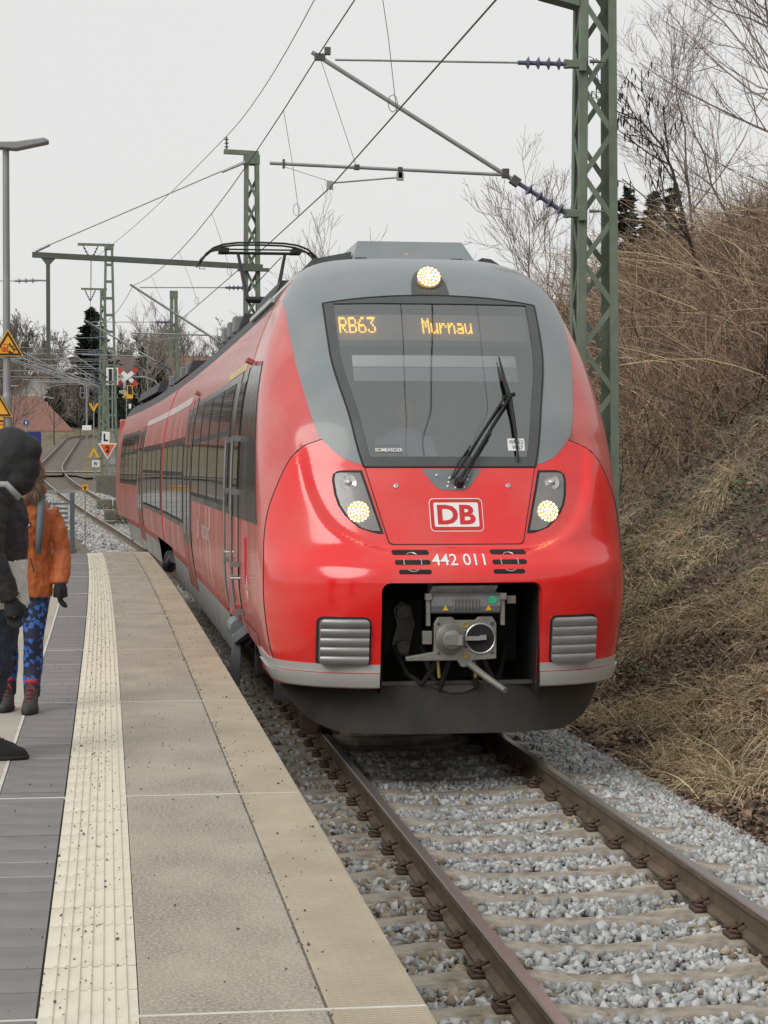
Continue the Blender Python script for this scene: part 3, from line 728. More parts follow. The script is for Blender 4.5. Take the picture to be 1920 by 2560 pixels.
# lamp above the windscreen
dome = [(3.722 + .25 * t, -.155 * math.sqrt(max(.01, 1 - t**2.4)), .155 * math.sqrt(max(.01, 1 - t**2.4))) for t in np.linspace(0, 1, 14)]
tl = nose_patch('top_lamp', dome, .013, M['ws_frame'], train, 14); g = MB()
frontlamp(.0, 3.845, .098, tl, True, .0105, .062)
# ribbed buffers
M['buffer'] = mat('buffer', (.30, .30, .30), .3, metal=.45, var=.1, scale=5, dirt=((.28, .2, .15), .4, 6, (1, 1, 1)))
for sg in (-1, 1):
    x0, x1 = sorted((sg * .70, sg * 1.06)); z0, z1 = .835, 1.185
    nose_patch('buffer_recess', rrect(x0 - .018, x1 + .018, z0 - .018, z1 + .018, .05), .0075, M['rubber'], train, 12)
    g = MB(); nz_ = 60; rws = []; back = []
    for k in range(nz_ + 1):
        t = k / nz_; z = z0 + (z1 - z0) * t; wv = .016 * (abs(math.sin(math.pi * 5 * t))**.7)
        e = min(t, 1 - t) * (z1 - z0); rd = .035 - math.sqrt(max(0, .035**2 - (.035 - e)**2)) if e < .035 else 0
        row = []; bk = []
        for j in range(9):
            x = x0 + rd + (x1 - x0 - 2 * rd) * j / 8; y = N0 + Sn(x, z) * .55 + .06 - .055
            y = N0 + .5 * Sn(sg * .70, z) + .5 * Sn(x, z) - .03
            row.append((x, y - wv, z)); bk.append((x, y + .12, z))
        rws.append(row); back.append(bk)
    skirted(g, rws, back); g.build('buffer', M['buffer'], train, smooth=True)
# pale bumper strip below the buffers
for sg in (-1, 1):
    def srow(z, off, end):
        u0 = math.asin(.61 / W(z)) / (math.pi / 2); out = []
        for k in range(37):
            u = u0 + (end - u0) * k / 36; p_ = plan(z, u); q = plan(z, u + .01); t_ = (q - p_).normalized(); n_ = Vector((-t_.y, t_.x, 0)) * -1
            p_ = p_ + n_ * off; out.append(Vector((sg * p_.x, p_.y, p_.z)))
        return out
    g = MB()
    rws = [srow(z, .012, 1.85) for z in (.775, .80, .838)]; skirted(g, rws, [srow(z, -.03, 1.85) for z in (.775, .80, .838)])
    zz = [(.655, .0), (.665, .016), (.70, .026), (.745, .034), (.768, .034)]
    def lip(z, off):
        r0 = srow(z, off, 1.6); n = len(r0)
        return [Vector((p_.x, p_.y, p_.z + max(0, (k / n - .35)) * .11 * (0.775 - z) / .12)) for k, p_ in enumerate(r0)]
    rws = [lip(z, o_) for z, o_ in zz]; skirted(g, rws, [lip(z, -.05) for z, _ in zz])
    g.build('bumper_strip', M['silver'], train, smooth=True)
# obstacle deflector
ph = ip([(.285, .86), (.32, .99), (.40, 1.13), (.52, 1.235), (.66, 1.30), (.74, 1.31)])
def prow(z, d):
    h = ph(z); out = []
    for k in range(41):
        x = h * (k / 20 - 1); out.append((x, N0 + .33 + .62 * abs(x / 1.25)**3.2 - .05 * (.74 - z) + d, z))
    return out
g = MB(); zz = [.285, .29, .31, .34, .38, .44, .52, .6, .655]; skirted(g, [prow(z, 0) for z in zz], [prow(z, .05) for z in zz])
pl = g.build('obstacle_deflector', M['plough'], train, smooth=True)
g = MB(); g.bar((-.62, N0 + .36, .672), (.62, N0 + .36, .672), .05, .03); g.prism([(-.2, N0 + .30, .655), (.2, N0 + .30, .655), (.05, N0 + .30, .60), (-.05, N0 + .30, .60)], (0, .03, 0))
g.build('deflector_rib', M['steel_dark'], pl)
for x in (-1.08, 1.08):
    g = MB(); g.box((x, N0 + 1.0, .62), (.1, .3, .3)); g.build('deflector_bracket', M['steel_dark'], pl)
# coupler pocket and coupler
g = MB(); y0, y1 = N0 + .1, N0 + 1.4
g.add([(-.60, y0, .60), (-.60, y0, 1.455), (.60, y0, 1.455), (.60, y0, .60), (-.60, y1, .60), (-.60, y1, 1.455), (.60, y1, 1.455), (.60, y1, .60)], [(0, 1, 5, 4), (1, 2, 6, 5), (2, 3, 7, 6), (4, 5, 6, 7)])
g.box((-.35, N0 + .75, 1.08), (.3, .1, .42)); g.box((.42, N0 + .8, 1.05), (.28, .1, .5))
g.build('coupler_pocket', M['inner_dark'], train, fix=False)
g = MB(); g.prism([(-.40, N0 + .62, .86), (-.32, N0 + .62, .86), (-.30, N0 + .62, .98), (-.27, N0 + .62, 1.1), (-.30, N0 + .62, 1.24), (-.38, N0 + .62, 1.28), (-.44, N0 + .62, 1.22), (-.41, N0 + .62, 1.1), (-.45, N0 + .62, .95)], (0, .05, 0))
g.lathe([(.05, 0), (.05, .05)], (-.37, N0 + .56, 1.2), (0, 1, 0), 12); g.lathe([(.05, 0), (.05, .05)], (-.37, N0 + .56, .93), (0, 1, 0), 12)
g.build('mount_plate', M['steel_dark'], train)
cx, cz, cy = .035, 1.03, N0 + .10
cp_ = MB(); pl_out = [(-.235, -.165), (-.45, -.165), (-.45, -.135), (-.24, -.10), (-.24, .11), (-.21, .165), (-.10, .165), (-.08, .14), (.08, .14), (.10, .165), (.21, .165), (.24, .11), (.24, -.155), (.06, -.165), (.03, -.215), (-.03, -.215), (-.06, -.165)]
poly = [(cx + a, cy, cz + b) for a, b in pl_out]
cp_.prism(poly, (0, .07, 0)); cp_.tube([(cx, cy + .05, cz), (cx, N0 + 1.3, cz)], .11, 12)
cpl = cp_.build('coupler', M['steel'], train, bevel=.006)
g = MB(); g.lathe([(.118, 0), (.115, .02), (.085, .05), (.07, .09), (.055, .095)], (cx - .115, cy, cz), (0, -1, 0), 28); g.box((cx - .10, cy - .09, cz), (.13, .06, .075)); g.build('coupler_cone', M['steel'], cpl, smooth=True)
g = MB(); g.lathe([(.112, 0), (.112, .004)], (cx + .115, cy - .001, cz), (0, -1, 0), 28); g.build('coupler_funnel', M['inner_dark'], cpl)
g = MB(); g.tube([(cx + .115 + .112 * math.cos(a), cy - .006, cz + .112 * math.sin(a)) for a in np.linspace(0, 2 * math.pi, 29)], .007, 6); g.box((cx + .05, cy - .03, cz + .005), (.12, .04, .03)); g.box((cx + .13, cy - .02, cz + .01), (.05, .04, .035)); g.box((cx - .062, cy - .125, cz), (.03, .02, .075)); g.build('coupler_hook', M['alu'], cpl)
g = MB()
for a, b, r_ in ((0, .105, .024), (0, -.128, .022)): g.lathe([(r_, 0), (r_, .012), (r_ * .55, .012), (r_ * .5, .002)], (cx + a, cy, cz + b), (0, -1, 0), 16)
g.each('air_valve', M['brass'], cpl, smooth=True)
g = MB()
for a, b in ((-.205, .115), (.205, .115), (-.205, -.105), (.205, -.105), (0, .05), (0, -.06)): g.lathe([(.013, 0), (.013, .008), (.007, .01)], (cx + a, cy, cz + b), (0, -1, 0), 8)
g.each('bolt', M['steel_dark'], cpl)
g = MB(); q = [(-.03, .19), (-.06, .20), (-.075, .25), (-.06, .32), (-.02, .35), (.05, .35), (.05, .19)]
g.prism([(cx - .265, cy + .03 + a, cz + b) for a, b in q], (.53, 0, 0))
for k in range(8): g.box((cx - .09 + k * .026, cy - .046, cz + .265), (.014, .012, .085))
cov = g.build('electric_cover', mat('cover_grey', (.15, .152, .155), .35, var=.15, scale=8), cpl, bevel=.01)
g = MB(); g.prism([(cx - .27, cy + .02, cz + .345), (cx - .25, cy - .01, cz + .40), (cx - .25, cy + .05, cz + .43), (cx - .27, cy + .12, cz + .42), (cx - .27, cy + .12, cz + .345)], (.50, 0, 0)); g.build('cover_roll', M['alu'], cpl, smooth=True)
g = MB()
for sx in (-1, 1): g.box((cx + sx * .285, cy + .0, cz + .21), (.03, .05, .22)); g.box((cx + sx * .285, cy - .01, cz + .32), (.05, .07, .05))
g.box((cx + .36, cy + .04, cz + .29), (.07, .03, .06)); g.box((cx - .29, cy + .02, cz + .01), (.07, .05, .10)); g.each('cover_arm', M['steel'], cpl, bevel=.004)
g = MB()
for sx in (-.16, .17):
    p0 = Vector((cx + sx, cy - .049, cz + .235)); g.add([p0 + Vector((-.022, 0, -.018)), p0 + Vector((.022, 0, -.018)), p0 + Vector((0, -.002, .024))], [(0, 1, 2)])
g.each('warning_mark', M['yellow'], cov)
g = MB(); g.add([(cx + .20 + .036 * math.cos(a), cy - .047 , cz + .295 + .03 * math.sin(a)) for a in np.linspace(0, 2 * math.pi, 13)[:-1]], [tuple(range(12))]); g.build('paint_mark', M['green_paint'], cov)
g = MB(); g.tube([(cx + .03, cy + .0, cz - .19), (cx + .12, cy - .16, cz - .27), (cx + .235, cy - .36, cz - .355)], [.028, .026, .022], 12); g.build('release_handle', M['steel'], cpl, smooth=True)
g = MB()
for a, d in ((-.30, .1), (-.16, .14), (.12, .13), (.26, .09)):
    g.tube([(cx + a * .5, cy + .1, cz - .1), (cx + a * .8, cy + .15, cz - .26), (cx + a, cy + .2, cz - .26 - d), (cx + a * 1.3, cy + .35, cz - .3), (cx + a * 1.6, cy + .5, cz - .1)], .022, 7)
g.each('hose', M['rubber'], cpl, smooth=True)
g = MB()
for a in (-.20, .08): g.tube([(cx + a, cy + .06, cz - .17), (cx + a + .01, cy + .06, cz - .3)], .012, 6)
g.each('tap', M['brass'], cpl)
# ------------------------------------------------------------------ car bodies and what they carry
YB0, YB1, YJ = N0 + 3.28, 58.6, 37.3
def side_pt(sg, y, z, off): return (sg * (W(z) + off) + cl(y), y, z)
def side_patch(name, y0, y1, z0, z1, off, m, sides=(-1, 1), parent=train, front=None, skirt=.02, smooth=True, ny=None):
    """panel lying on the car side; front(z) gives a slanting front edge"""
    obs = []
    for sg in sides:
        g = MB(); nz_ = max(2, int((z1 - z0) / .12)); n_y = ny or max(2, int((y1 - y0) / 1.2)); R1 = []; R2 = []
        for i in range(nz_ + 1):
            z = z0 + (z1 - z0) * i / nz_; a = front(z) if front else y0
            R1.append([Vector(side_pt(sg, a + (y1 - a) * j / n_y, z, off)) for j in range(n_y + 1)]); R2.append([Vector(side_pt(sg, a + (y1 - a) * j / n_y, z, off - skirt)) for j in range(n_y + 1)])
        skirted(g, R1, R2); obs.append(g.build(name, m, parent, smooth))
    return obs if len(obs) > 1 else obs[0]
zb = [.94, 1.2, 1.5, 1.9, 2.2, 2.5, 2.8, 3.0, 3.2, 3.4, 3.6, 3.75, 3.84, 3.93, 4.0, 4.05, 4.08, 4.11, 4.13, 4.15, 4.16]
def shell(y0, y1):
    g = MB(); half = [(W(z), z) for z in zb]; sec = [(-a, z) for a, z in half] + [(a, z) for a, z in half[::-1]]; sec.append(sec[0])
    yy = np.linspace(y0, y1, max(4, int((y1 - y0) / 1.5))); rw = [[(x + cl(y), y, z) for x, z in sec] for y in yy]
    g.grid(rw); n = len(sec) - 1; top = zb.index(3.75)
    g.m = [1 if top <= (f % n) < n - 1 - top else 0 for f in range(len(g.f))]
    for r_ in (rw[0], rw[-1]): g.add(r_[:-1], [tuple(range(n))])
    return g.build('car_body', [M['red_body'], M['roof_dark']], train, smooth=True)
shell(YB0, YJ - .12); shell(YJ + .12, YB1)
g = MB(); g.grid([[(a * 1.0 + cl(y), y, z) for a, z in [(-W(z) + .12, z) for z in zb] + [(W(z) - .12, z) for z in zb[::-1]]] for y in (YJ - .3, YJ + .3)]); g.build('gangway', M['rubber'], train)
for sg in (-1,):
    side_patch('gangway_edge', YJ - .12, YJ - .03, .98, 4.05, .012, M['red_decal'], (sg,))
# lower panels: red edge behind the nose, grey skirts between the bogies
for sg in (-1, 1):
    g = MB(); rw = []
    for y, z in ((16.5, .79), (17.5, .83), (19, .89), (20.5, .938)): rw.append([side_pt(sg, y, z, 0), side_pt(sg, y, (z + .945) / 2, 0), side_pt(sg, y, .945, 0)])
    g.grid(rw); g.build('lower_panel', M['red_body'], train)
M['skirt_red'] = mat('skirt_red', (.36, .05, .045), .45, var=.2, scale=4, dirt=((.30, .2, .16), .8, 3, (1, 1, .3)))
for a, b in ((20.75, 24.8), (24.83, 29.9), (29.93, 34.3), (40.3, 46.0), (46.03, 54.2)):
    side_patch('skirt_panel', a, b, .83, .955, .004, M['skirt_red']); side_patch('skirt_panel', a, b, .40, .825, .006, M['skirt'])
g = MB(); g.box((0, 0, 0), (2.2, .5, .4)); 
g = MB()
rw = [[(-1.28 + cl(y), y, .95), (-1.28 + cl(y), y, .45), (1.28 + cl(y), y, .45), (1.28 + cl(y), y, .95)] for y in np.linspace(20.9, 34.2, 8)]; g.grid(rw)
rw = [[(-1.28 + cl(y), y, .95), (-1.28 + cl(y), y, .45), (1.28 + cl(y), y, .45), (1.28 + cl(y), y, .95)] for y in np.linspace(40.4, 54.1, 8)]; g.grid(rw)
rw = [[(-1.36 + cl(y), y, .93), (1.36 + cl(y), y, .93)] for y in np.linspace(16.2, 58.4, 20)]; g.grid(rw)
g.build('underframe_light_block', M['inner_dark'], train, fix=False)  # dark plates added beneath the car floors to block light
# bogies
def bogie(yc, wb=2.3):
    b = MB()
    for sg in (-1, 1):
        x = sg * 1.02 + cl(yc); b.box((x, yc, .62), (.16, wb + .9, .2)); b.box((x, yc, .8), (.22, .7, .25))
        for s2 in (-1, 1): b.box((x + sg * .06, yc + s2 * wb / 2, .46), (.2, .34, .32)); b.tube([(x + sg * .12, yc + s2 * .75, .85), (x + sg * .12, yc + s2 * .75, .5)], .07, 10)
        b.tube([(x + sg * .16, yc - .9, .72), (x + sg * .16, yc + .9, .72)], .05, 10)
    for s2 in (-1, 1): b.tube([(-.7 + cl(yc), yc + s2 * wb / 2, .42), (.7 + cl(yc), yc + s2 * wb / 2, .42)], .09, 10)
    bo = b.build('bogie', M['steel_dark'], train)
    for s2 in (-1, 1):
        for sg in (-1, 1):
            g = MB(); g.lathe([(.42, 0), (.42, .10), (.45, .10), (.45, .135), (.36, .135), (.34, .09), (.15, .09)], (sg * .82 + cl(yc), yc + s2 * wb / 2, .42), (-sg, 0, 0), 28)
            g.build('wheel', M['rust'], bo, smooth=True)
for yb in (18.6, YJ, 56.2): bogie(yb)
# grey guard bracket and life guards ahead of the first bogie
g = MB(); g.bar((-1.30, 18.3, .88), (-1.40, 19.35, .66), .07, .10); g.bar((-1.40, 19.35, .70), (-1.42, 19.4, .20), .09, .09); g.bar((-1.22, 18.3, .86), (-1.32, 19.35, .62), .04, .08)
g.lathe([(.11, 0), (.11, .5)], (-1.34, 19.75, .72), (0, 1, 0), 14); g.build('guard_bracket', M['plough_grey'], train, bevel=.008)
g = MB()
for sg in (-1, 1): g.box((sg * .98, 16.55, .38), (.14, .12, .55)); g.box((sg * .753, 16.6, .3), (.05, .25, .4))
g.each('life_guard', M['rust'], train, bevel=.01)
g = MB(); g.tube([(-1.50, 34.2, .78), (-1.54, 34.5, .70), (-1.56, 34.8, .62)], .1, 12); g.tube([(-1.5, 36.0, .75), (-1.55, 36.2, .5)], .12, 12); g.each('damper', M['steel_dark'], train, smooth=True)
M['galv_rail'] = mat('galv_rail', (.26, .26, .255), .4, metal=.5, var=.15)
# glazing
M['win_glass'] = mat('win_glass', (.012, .014, .015), .04, var=.2, scale=2, spec=.5)
M['band_black'] = mat('band_black', (.022, .023, .024), .14, var=.3, scale=3, spec=.6, dirt=((.10, .09, .08), .25, 3, (1, 1.2, .1)))
M['win_frame'] = mat('win_frame', (.008, .008, .008), .5)
M['door_edge'] = mat('door_edge', (.2, .195, .19), .4, metal=.3, var=.2, scale=6)
def fr(z): return N0 + YE(z) + .06 + max(0, (2.2 - z)) * -.25
def glaze(y0, y1, z0, z1, n, front=None, rail=True, margin=.17):
    b = side_patch('window_band', y0, y1, z0, z1, .004, M['band_black'], (-1, 1), front=front)
    a0 = y0 if not front else y0
    pit = (y1 - a0) / n
    for sgi, sg in enumerate((-1, 1)):
        for k in range(n):
            a, c = a0 + k * pit + margin, a0 + (k + 1) * pit - margin * .4
            f_ = side_patch('window', a - .05, c + .05, z0 + .07, z1 - .07, .009, M['win_frame'], (sg,), ny=2)
            zt_ = z1 - .55 if rail else z1 - .12
            side_patch('pane', a, c, z0 + .12, zt_ - .03, .012, M['win_glass'], (sg,), parent=f_, ny=2, skirt=.005)
            if rail: side_patch('pane', a, c, zt_ + .03, z1 - .12, .012, M['win_glass'], (sg,), parent=f_, ny=2, skirt=.005)
side_patch('window_band', 15.9, 19.45, 1.87, 3.21, .004, M['band_black'], (-1, 1), front=fr)
glaze(19.47, 27.05, 1.87, 3.21, 4)
glaze(29.6, 36.95, 1.42, 2.77, 4); glaze(37.7, 45.6, 1.42, 2.77, 4); glaze(48.6, 56.6, 1.87, 3.21, 4)
for sg in (-1, 1):
    for ya, yb in ((27.25, 29.35), (46.0, 48.1)):
        d = side_patch('door', ya, yb, .62, 3.26, .010, M['skirt_red'], (sg,)); side_patch('door_glazing', ya + .12, yb - .12, 1.25, 3.15, .0125, M['band_black'], (sg,), parent=d)
        side_patch('door_edge', ya, ya + .05, .62, 3.26, .016, M['door_edge'], (sg,), parent=d, ny=1); side_patch('door_edge', yb - .05, yb, .62, 3.26, .016, M['door_edge'], (sg,), parent=d, ny=1)
        side_patch('seal', (ya + yb) / 2 - .04, (ya + yb) / 2 + .04, .62, 3.26, .014, M['rubber'], (sg,), parent=d, ny=1)
        for a, c in ((ya + .22, (ya + yb) / 2 - .15), ((ya + yb) / 2 + .15, yb - .22)): side_patch('pane', a, c, 1.35, 3.05, .015, M['win_glass'], (sg,), parent=d, ny=1)
    # driver's door: seams, window, grab rails
    dd = side_patch('cab_door', 18.08, 18.82, 1.05, 1.865, .006, M['red_body'], (sg,))
    side_patch('pane', 18.15, 18.75, 2.1, 3.1, .012, M['win_glass'], (sg,), parent=dd)
    for ya in (18.04, 18.83): side_patch('seal', ya, ya + .03, 1.0, 3.22, .009, M['win_frame'], (sg,), parent=dd, ny=1)
    for ya in (17.97, 18.93):
        g = MB(); pts = [side_pt(sg, ya, z, .075) for z in np.linspace(1.0, 2.6, 9)]; g.tube(pts, .012, 8)
        for z in (1.02, 1.45, 2.1, 2.58): g.bar(side_pt(sg, ya, z, .0), side_pt(sg, ya, z, .085), .05, .05)
        g.build('grab_rail', M['galv_rail'], dd, smooth=True)
    g = MB(); g.tube([side_pt(sg, 17.7, 1.36, .03), side_pt(sg, 17.68, 1.36, .11), side_pt(sg, 17.35, 1.36, .11), side_pt(sg, 17.33, 1.36, .03)], .012, 6); g.tube([side_pt(sg, 18.5, 1.55, .03), side_pt(sg, 18.48, 1.55, .1), side_pt(sg, 18.2, 1.55, .1), side_pt(sg, 18.18, 1.55, .03)], .012, 6); g.each('step_handle', M['galv_rail'], dd, smooth=True)
    side_patch('foot_recess', 17.15, 17.28, 1.32, 1.72, .006, M['red_decal'], (sg,), ny=1)
    g = MB(); g.box(side_pt(sg, 17.75, 3.26, .04), (.07, .24, .035), ry=-.4 * sg); g.box(side_pt(sg, 27.6, 3.33, .03), (.07, .4, .035), ry=-.4 * sg); g.box(side_pt(sg, 18.45, 1.02, .03), (.1, .45, .1)); g.each('gutter_lip', M['skirt_red'], train)
side_patch('class_stripe', 18.6, 21.2, 3.225, 3.30, .005, mat('class_yellow', (.55, .46, .2), .5, var=.2, scale=10, dirt=DST))
side_patch('pale_stripe', 29.5, 45.9, 3.24, 3.36, .005, M['stripe'])
# lettering on the car side
def side_text(s, y, z, w, h, sg=-1, m='stripe', bold=.01):
    V, F = text_tris(s, 1, bold); xs = [p[0] for p in V]; ys_ = [p[1] for p in V]; kx = w / (max(xs) - min(xs)); ky = h / (max(ys_) - min(ys_)); c0 = (max(xs) + min(xs)) / 2; c1 = (max(ys_) + min(ys_)) / 2
    g = MB(); g.add([side_pt(sg, y + sg * (a - c0) * kx, z + (b - c1) * ky, .008) for a, b in V], F); return g.build('side_lettering', M[m], train, fix=False)
side_text('DB', 25.4, 1.55, .5, .24); side_text('REGIO', 23.6, 1.55, 1.6, .16); side_text('A', 16.95, 1.36, .12, .10, m='white'); side_text('m', 16.95, 1.24, .13, .07, m='white')
# roof: dark edge trims, grille, boxes, fairing
rf = MB()
for y0, y1, x0, x1, z0, z1 in ((21.6, 24.2, -.85, .85, 4.1, 4.34), (24.6, 26.2, -.75, .75, 4.1, 4.28), (26.6, 30.4, -.86, .86, 4.1, 4.36), (38.5, 43.5, -.85, .85, 4.1, 4.36), (44.2, 47.2, -.8, .8, 4.1, 4.3), (48, 56, -.86, .86, 4.1, 4.34)):
    c = cl((y0 + y1) / 2); rf.prism([(x0 + c, y0, z0), (x0 + .1 + c, y0, z1), (x1 - .1 + c, y0, z1), (x1 + c, y0, z0)], (cl(y1) - cl(y0), y1 - y0, 0))
rf.each('roof_equipment', M['roof_dark'], train)
for y0 in (27.1, 28.2, 29.3, 39.2, 41.0, 45, 49.5):
    g = MB(); g.box((-.84 + cl(y0), y0, 4.24), (.12, .34, .22)); g.build('roof_cabinet', M['roof_grey'], train, bevel=.02)
for sg in (-1, 1):
    g = MB()
    for k in range(9):
        y = 18.55 + k * .27; g.bar(side_pt(sg, y, 3.86, .03), (sg * .86, y + .12, 4.11), .05, .03)
    g.bar(side_pt(sg, 18.4, 3.86, .03), side_pt(sg, 21.0, 3.86, .03), .04, .04); g.bar((sg * .86, 18.5, 4.12), (sg * .86, 21.1, 4.12), .04, .04); g.build('air_grille', M['silver'], train)
g = MB(); g.prism([(-.60, 18.0, 4.15), (-.50, 18.35, 4.385), (-.50, 20.6, 4.385), (-.60, 20.8, 4.15)], (1.2, 0, 0)); 
g = MB(); P8 = [(-.48, 17.72, 4.14), (.66, 17.72, 4.14), (.66, 20.6, 4.14), (-.48, 20.6, 4.14), (-.40, 17.95, 4.365), (.56, 17.95, 4.365), (.56, 20.5, 4.365), (-.40, 20.5, 4.365)]
g.add(P8, [(0, 3, 2, 1), (4, 5, 6, 7), (0, 1, 5, 4), (1, 2, 6, 5), (2, 3, 7, 6), (3, 0, 4, 7)]); ac = g.build('air_conditioner', M['grey_nose'], train, bevel=.012)
g = MB(); g.add([(.03 - .05, 17.80, 4.215), (.03 + .05, 17.80, 4.215), (.03, 17.83, 4.25)], [(0, 1, 2)]); g.build('warning_mark', M['yellow'], ac)
g = MB(); g.box((.09, 17.70, 4.155), (1.12, .06, .03)); g.box((-.40, 17.69, 4.165), (.1, .06, .04)); g.box((.46, 17.69, 4.165), (.1, .06, .04)); g.each('cover_hinge', M['roof_dark'], ac)
g = MB(); g.prism([(-.92, 17.9, 4.06), (-.48, 17.75, 4.14), (-.46, 17.9, 4.26), (-.80, 18.0, 4.20)], (0, 2.4, 0)); g.build('roof_duct', M['roof_dark'], train)
g = MB(); g.prism([(.70, 17.62, 4.12), (.95, 17.75, 4.06), (1.0, 18.1, 4.03), (.93, 17.9, 4.14), (.80, 17.8, 4.20), (.70, 17.7, 4.20)], (0, 1.8, 0)); g.build('roof_duct', M['roof_dark'], train)
# pantograph
py = 33.4; pc = cl(py)
g = MB()
for sx in (-1, 1): g.bar((sx * .55 + pc, py - 1.6, 4.38), (sx * .55 + pc, py + 1.1, 4.38), .08, .08)
for dy in (-1.5, -.3, 1.0): g.bar((-.6 + pc, py + dy, 4.40), (.6 + pc, py + dy, 4.40), .08, .06)
for sx in (-1, 1):
    for dy in (-1.5, 1.0): g.lathe([(.06, 0), (.10, .03), (.06, .06), (.10, .09), (.06, .12), (.1, .15), (.06, .19)], (sx * .55 + pc, py + dy, 4.16), n=10)
pan = g.build('pantograph', M['black'], train)
g = MB(); g.tube([(pc, py + .9, 4.45), (pc, py - 1.0, 5.02)], [.07, .05], 10); g.tube([(-.28 + pc, py - 1.05, 5.02), (.28 + pc, py - 1.05, 5.02)], .055, 10); g.build('lower_arm', M['black'], pan, smooth=True)
g = MB(); g.tube([(-.27 + pc, py - 1.05, 5.02), (-.36 + pc, py - .1, 5.86)], [.038, .026], 8); g.tube([(.2 + pc, py - 1.05, 5.05), (.42 + pc, py - .1, 5.86)], [.038, .026], 8); g.tube([(-.3 + pc, py - .95, 5.1), (.35 + pc, py - .2, 5.8)], .008, 5); g.build('upper_arm', M['black'], pan, smooth=True)
g = MB(); g.tube([(-.62 + pc, py - .1, 5.87), (.62 + pc, py - .1, 5.87)], .025, 8)
for dy in (-.28, .08):
    pts = [(-.98, 5.72), (-.9, 5.83), (-.78, 5.93), (-.62, 5.99), (-.4, 6.02), (0, 6.03), (.4, 6.02), (.62, 5.99), (.78, 5.93), (.9, 5.83), (.98, 5.72)]
    g.tube([(x + pc, py + dy, z) for x, z in pts], .017, 7)
g.tube([(x + pc, py - .1, z) for x, z in ((-1.05, 5.62), (-.98, 5.76), (-.85, 5.88), (-.62, 5.93), (.62, 5.93), (.85, 5.88), (.98, 5.76), (1.05, 5.62))], .015, 6)
for sx in (-1, 1): g.box((sx * .60 + pc, py - .1, 5.90), (.16, .45, .07)); g.tube([(sx * .98 + pc, py - .1, 5.74), (sx * 1.0 + pc, py - .1, 5.60), (sx * .9 + pc, py - .1, 5.6)], .008, 5)
g.build('collector_head', M['black'], pan, smooth=True)
g = MB()
for k, (y, s) in enumerate(((31.2, 1), (31.6, .8), (30.9, .7))): g.tube([(-.7 + .2 * k, y, 4.2), (-.75 + .2 * k, y + .2, 4.5 * s + .9 * (1 - s) * 4.2 / .9), (-.6 + .2 * k, y + .6, 4.45)], .03, 6)
g.each('roof_cable', M['cable'], pan, smooth=True)
# far end of the set
g = MB(); g.box((cl(58.6), 58.7, 2.3), (2.7, .15, 2.8)); g.build('end_wall', M['red_body'], train, bevel=.05)
# ------------------------------------------------------------------ overhead line
M['mast_green'] = mat('mast_green', (.155, .195, .145), .6, var=.15, scale=4, dirt=((.09, .085, .07), .4, 5, (1, 1, .4)))
M['galv'] = mat('galv', (.33, .34, .345), .45, metal=.5, var=.15, scale=8)
M['insul'] = mat('insul', (.10, .105, .16), .35, var=.15, scale=10)
M['wire'] = mat('wire', (.035, .035, .035), .6)
M['wire_grey'] = mat('wire_grey', (.12, .12, .12), .6)
def lattice(name, x, y, z0, z1, wt, wb, dt, db, pitch, label, leg=.11, bar=.07, group=None, detail=True, zig=True):
    """four angle-iron legs with zigzag (or ladder) bracing on every face"""
    root = empty(name, (x, y, z0), label, 'mast', group)
    H = z1 - z0
    def cor(sx, sy, z):
        t = (z1 - z) / H; return Vector((x + sx * ((wt + (wb - wt) * t) / 2 - leg / 2), y + sy * ((dt + (db - dt) * t) / 2 - leg / 2), z))
    for sx in (-1, 1):
        for sy in (-1, 1):
            g = MB(); a, b = cor(sx, sy, z0), cor(sx, sy, z1); o = Vector((0, sy * leg * .42, 0)); q = Vector((sx * leg * .42, 0, 0))
            g.bar(a + o, b + o, leg, .016, upv=(0, 1, 0)); g.bar(a + q, b + q, .016, leg, upv=(0, 1, 0)); g.build('leg', M['mast_green'], root)
    allb = MB(); n = int(H / pitch)
    for fi, (c0, c1, off) in enumerate((((-1, -1), (1, -1), (0, -.012, 0)), ((-1, 1), (1, 1), (0, .012, 0)), ((-1, -1), (-1, 1), (-.012, 0, 0)), ((1, -1), (1, 1), (.012, 0, 0)))):
        for k in range(n):
            za, zb_ = z0 + k * pitch, z0 + (k + 1) * pitch; fl = (k + fi) % 2
            p0, p1 = (cor(*c0, za), cor(*c1, zb_)) if fl else (cor(*c1, za), cor(*c0, zb_))
            if not zig: p0, p1 = cor(*c0, za), cor(*c1, za)
            o = Vector(off) * 3.2
            g = MB() if detail else allb
            g.bar(p0 + o, p1 + o, bar if fi < 2 else .012, .012 if fi < 2 else bar, upv=(0, 1, 0))
            if detail: g.build('brace', M['mast_green'], root)
    if not detail: allb.build('bracing', M['mast_green'], root)['kind'] = 'stuff'
    g = MB(); g.box((x, y, z1 - .12), (wt + .04, dt + .04, .3)); g.build('head_plate', M['mast_green'], root)
    g = MB(); g.box((x, y, z0 - .5), (wb + .5, db + .5, 1.15)); g.build('foundation', M['concrete_side'], root, bevel=.03)
    return root
def insulator(g, a, b, r, n=4, sides=12):
    a, b = Vector(a), Vector(b); L = (b - a).length; pr = [(r * .35, 0)]
    for k in range(n):
        t = L * (.2 + .6 * k / max(1, n - 1)); pr += [(r * .35, t - L * .05), (r, t), (r * .35, t + L * .03)]
    pr.append((r * .35, L)); g.lathe(pr, a, b - a, sides)
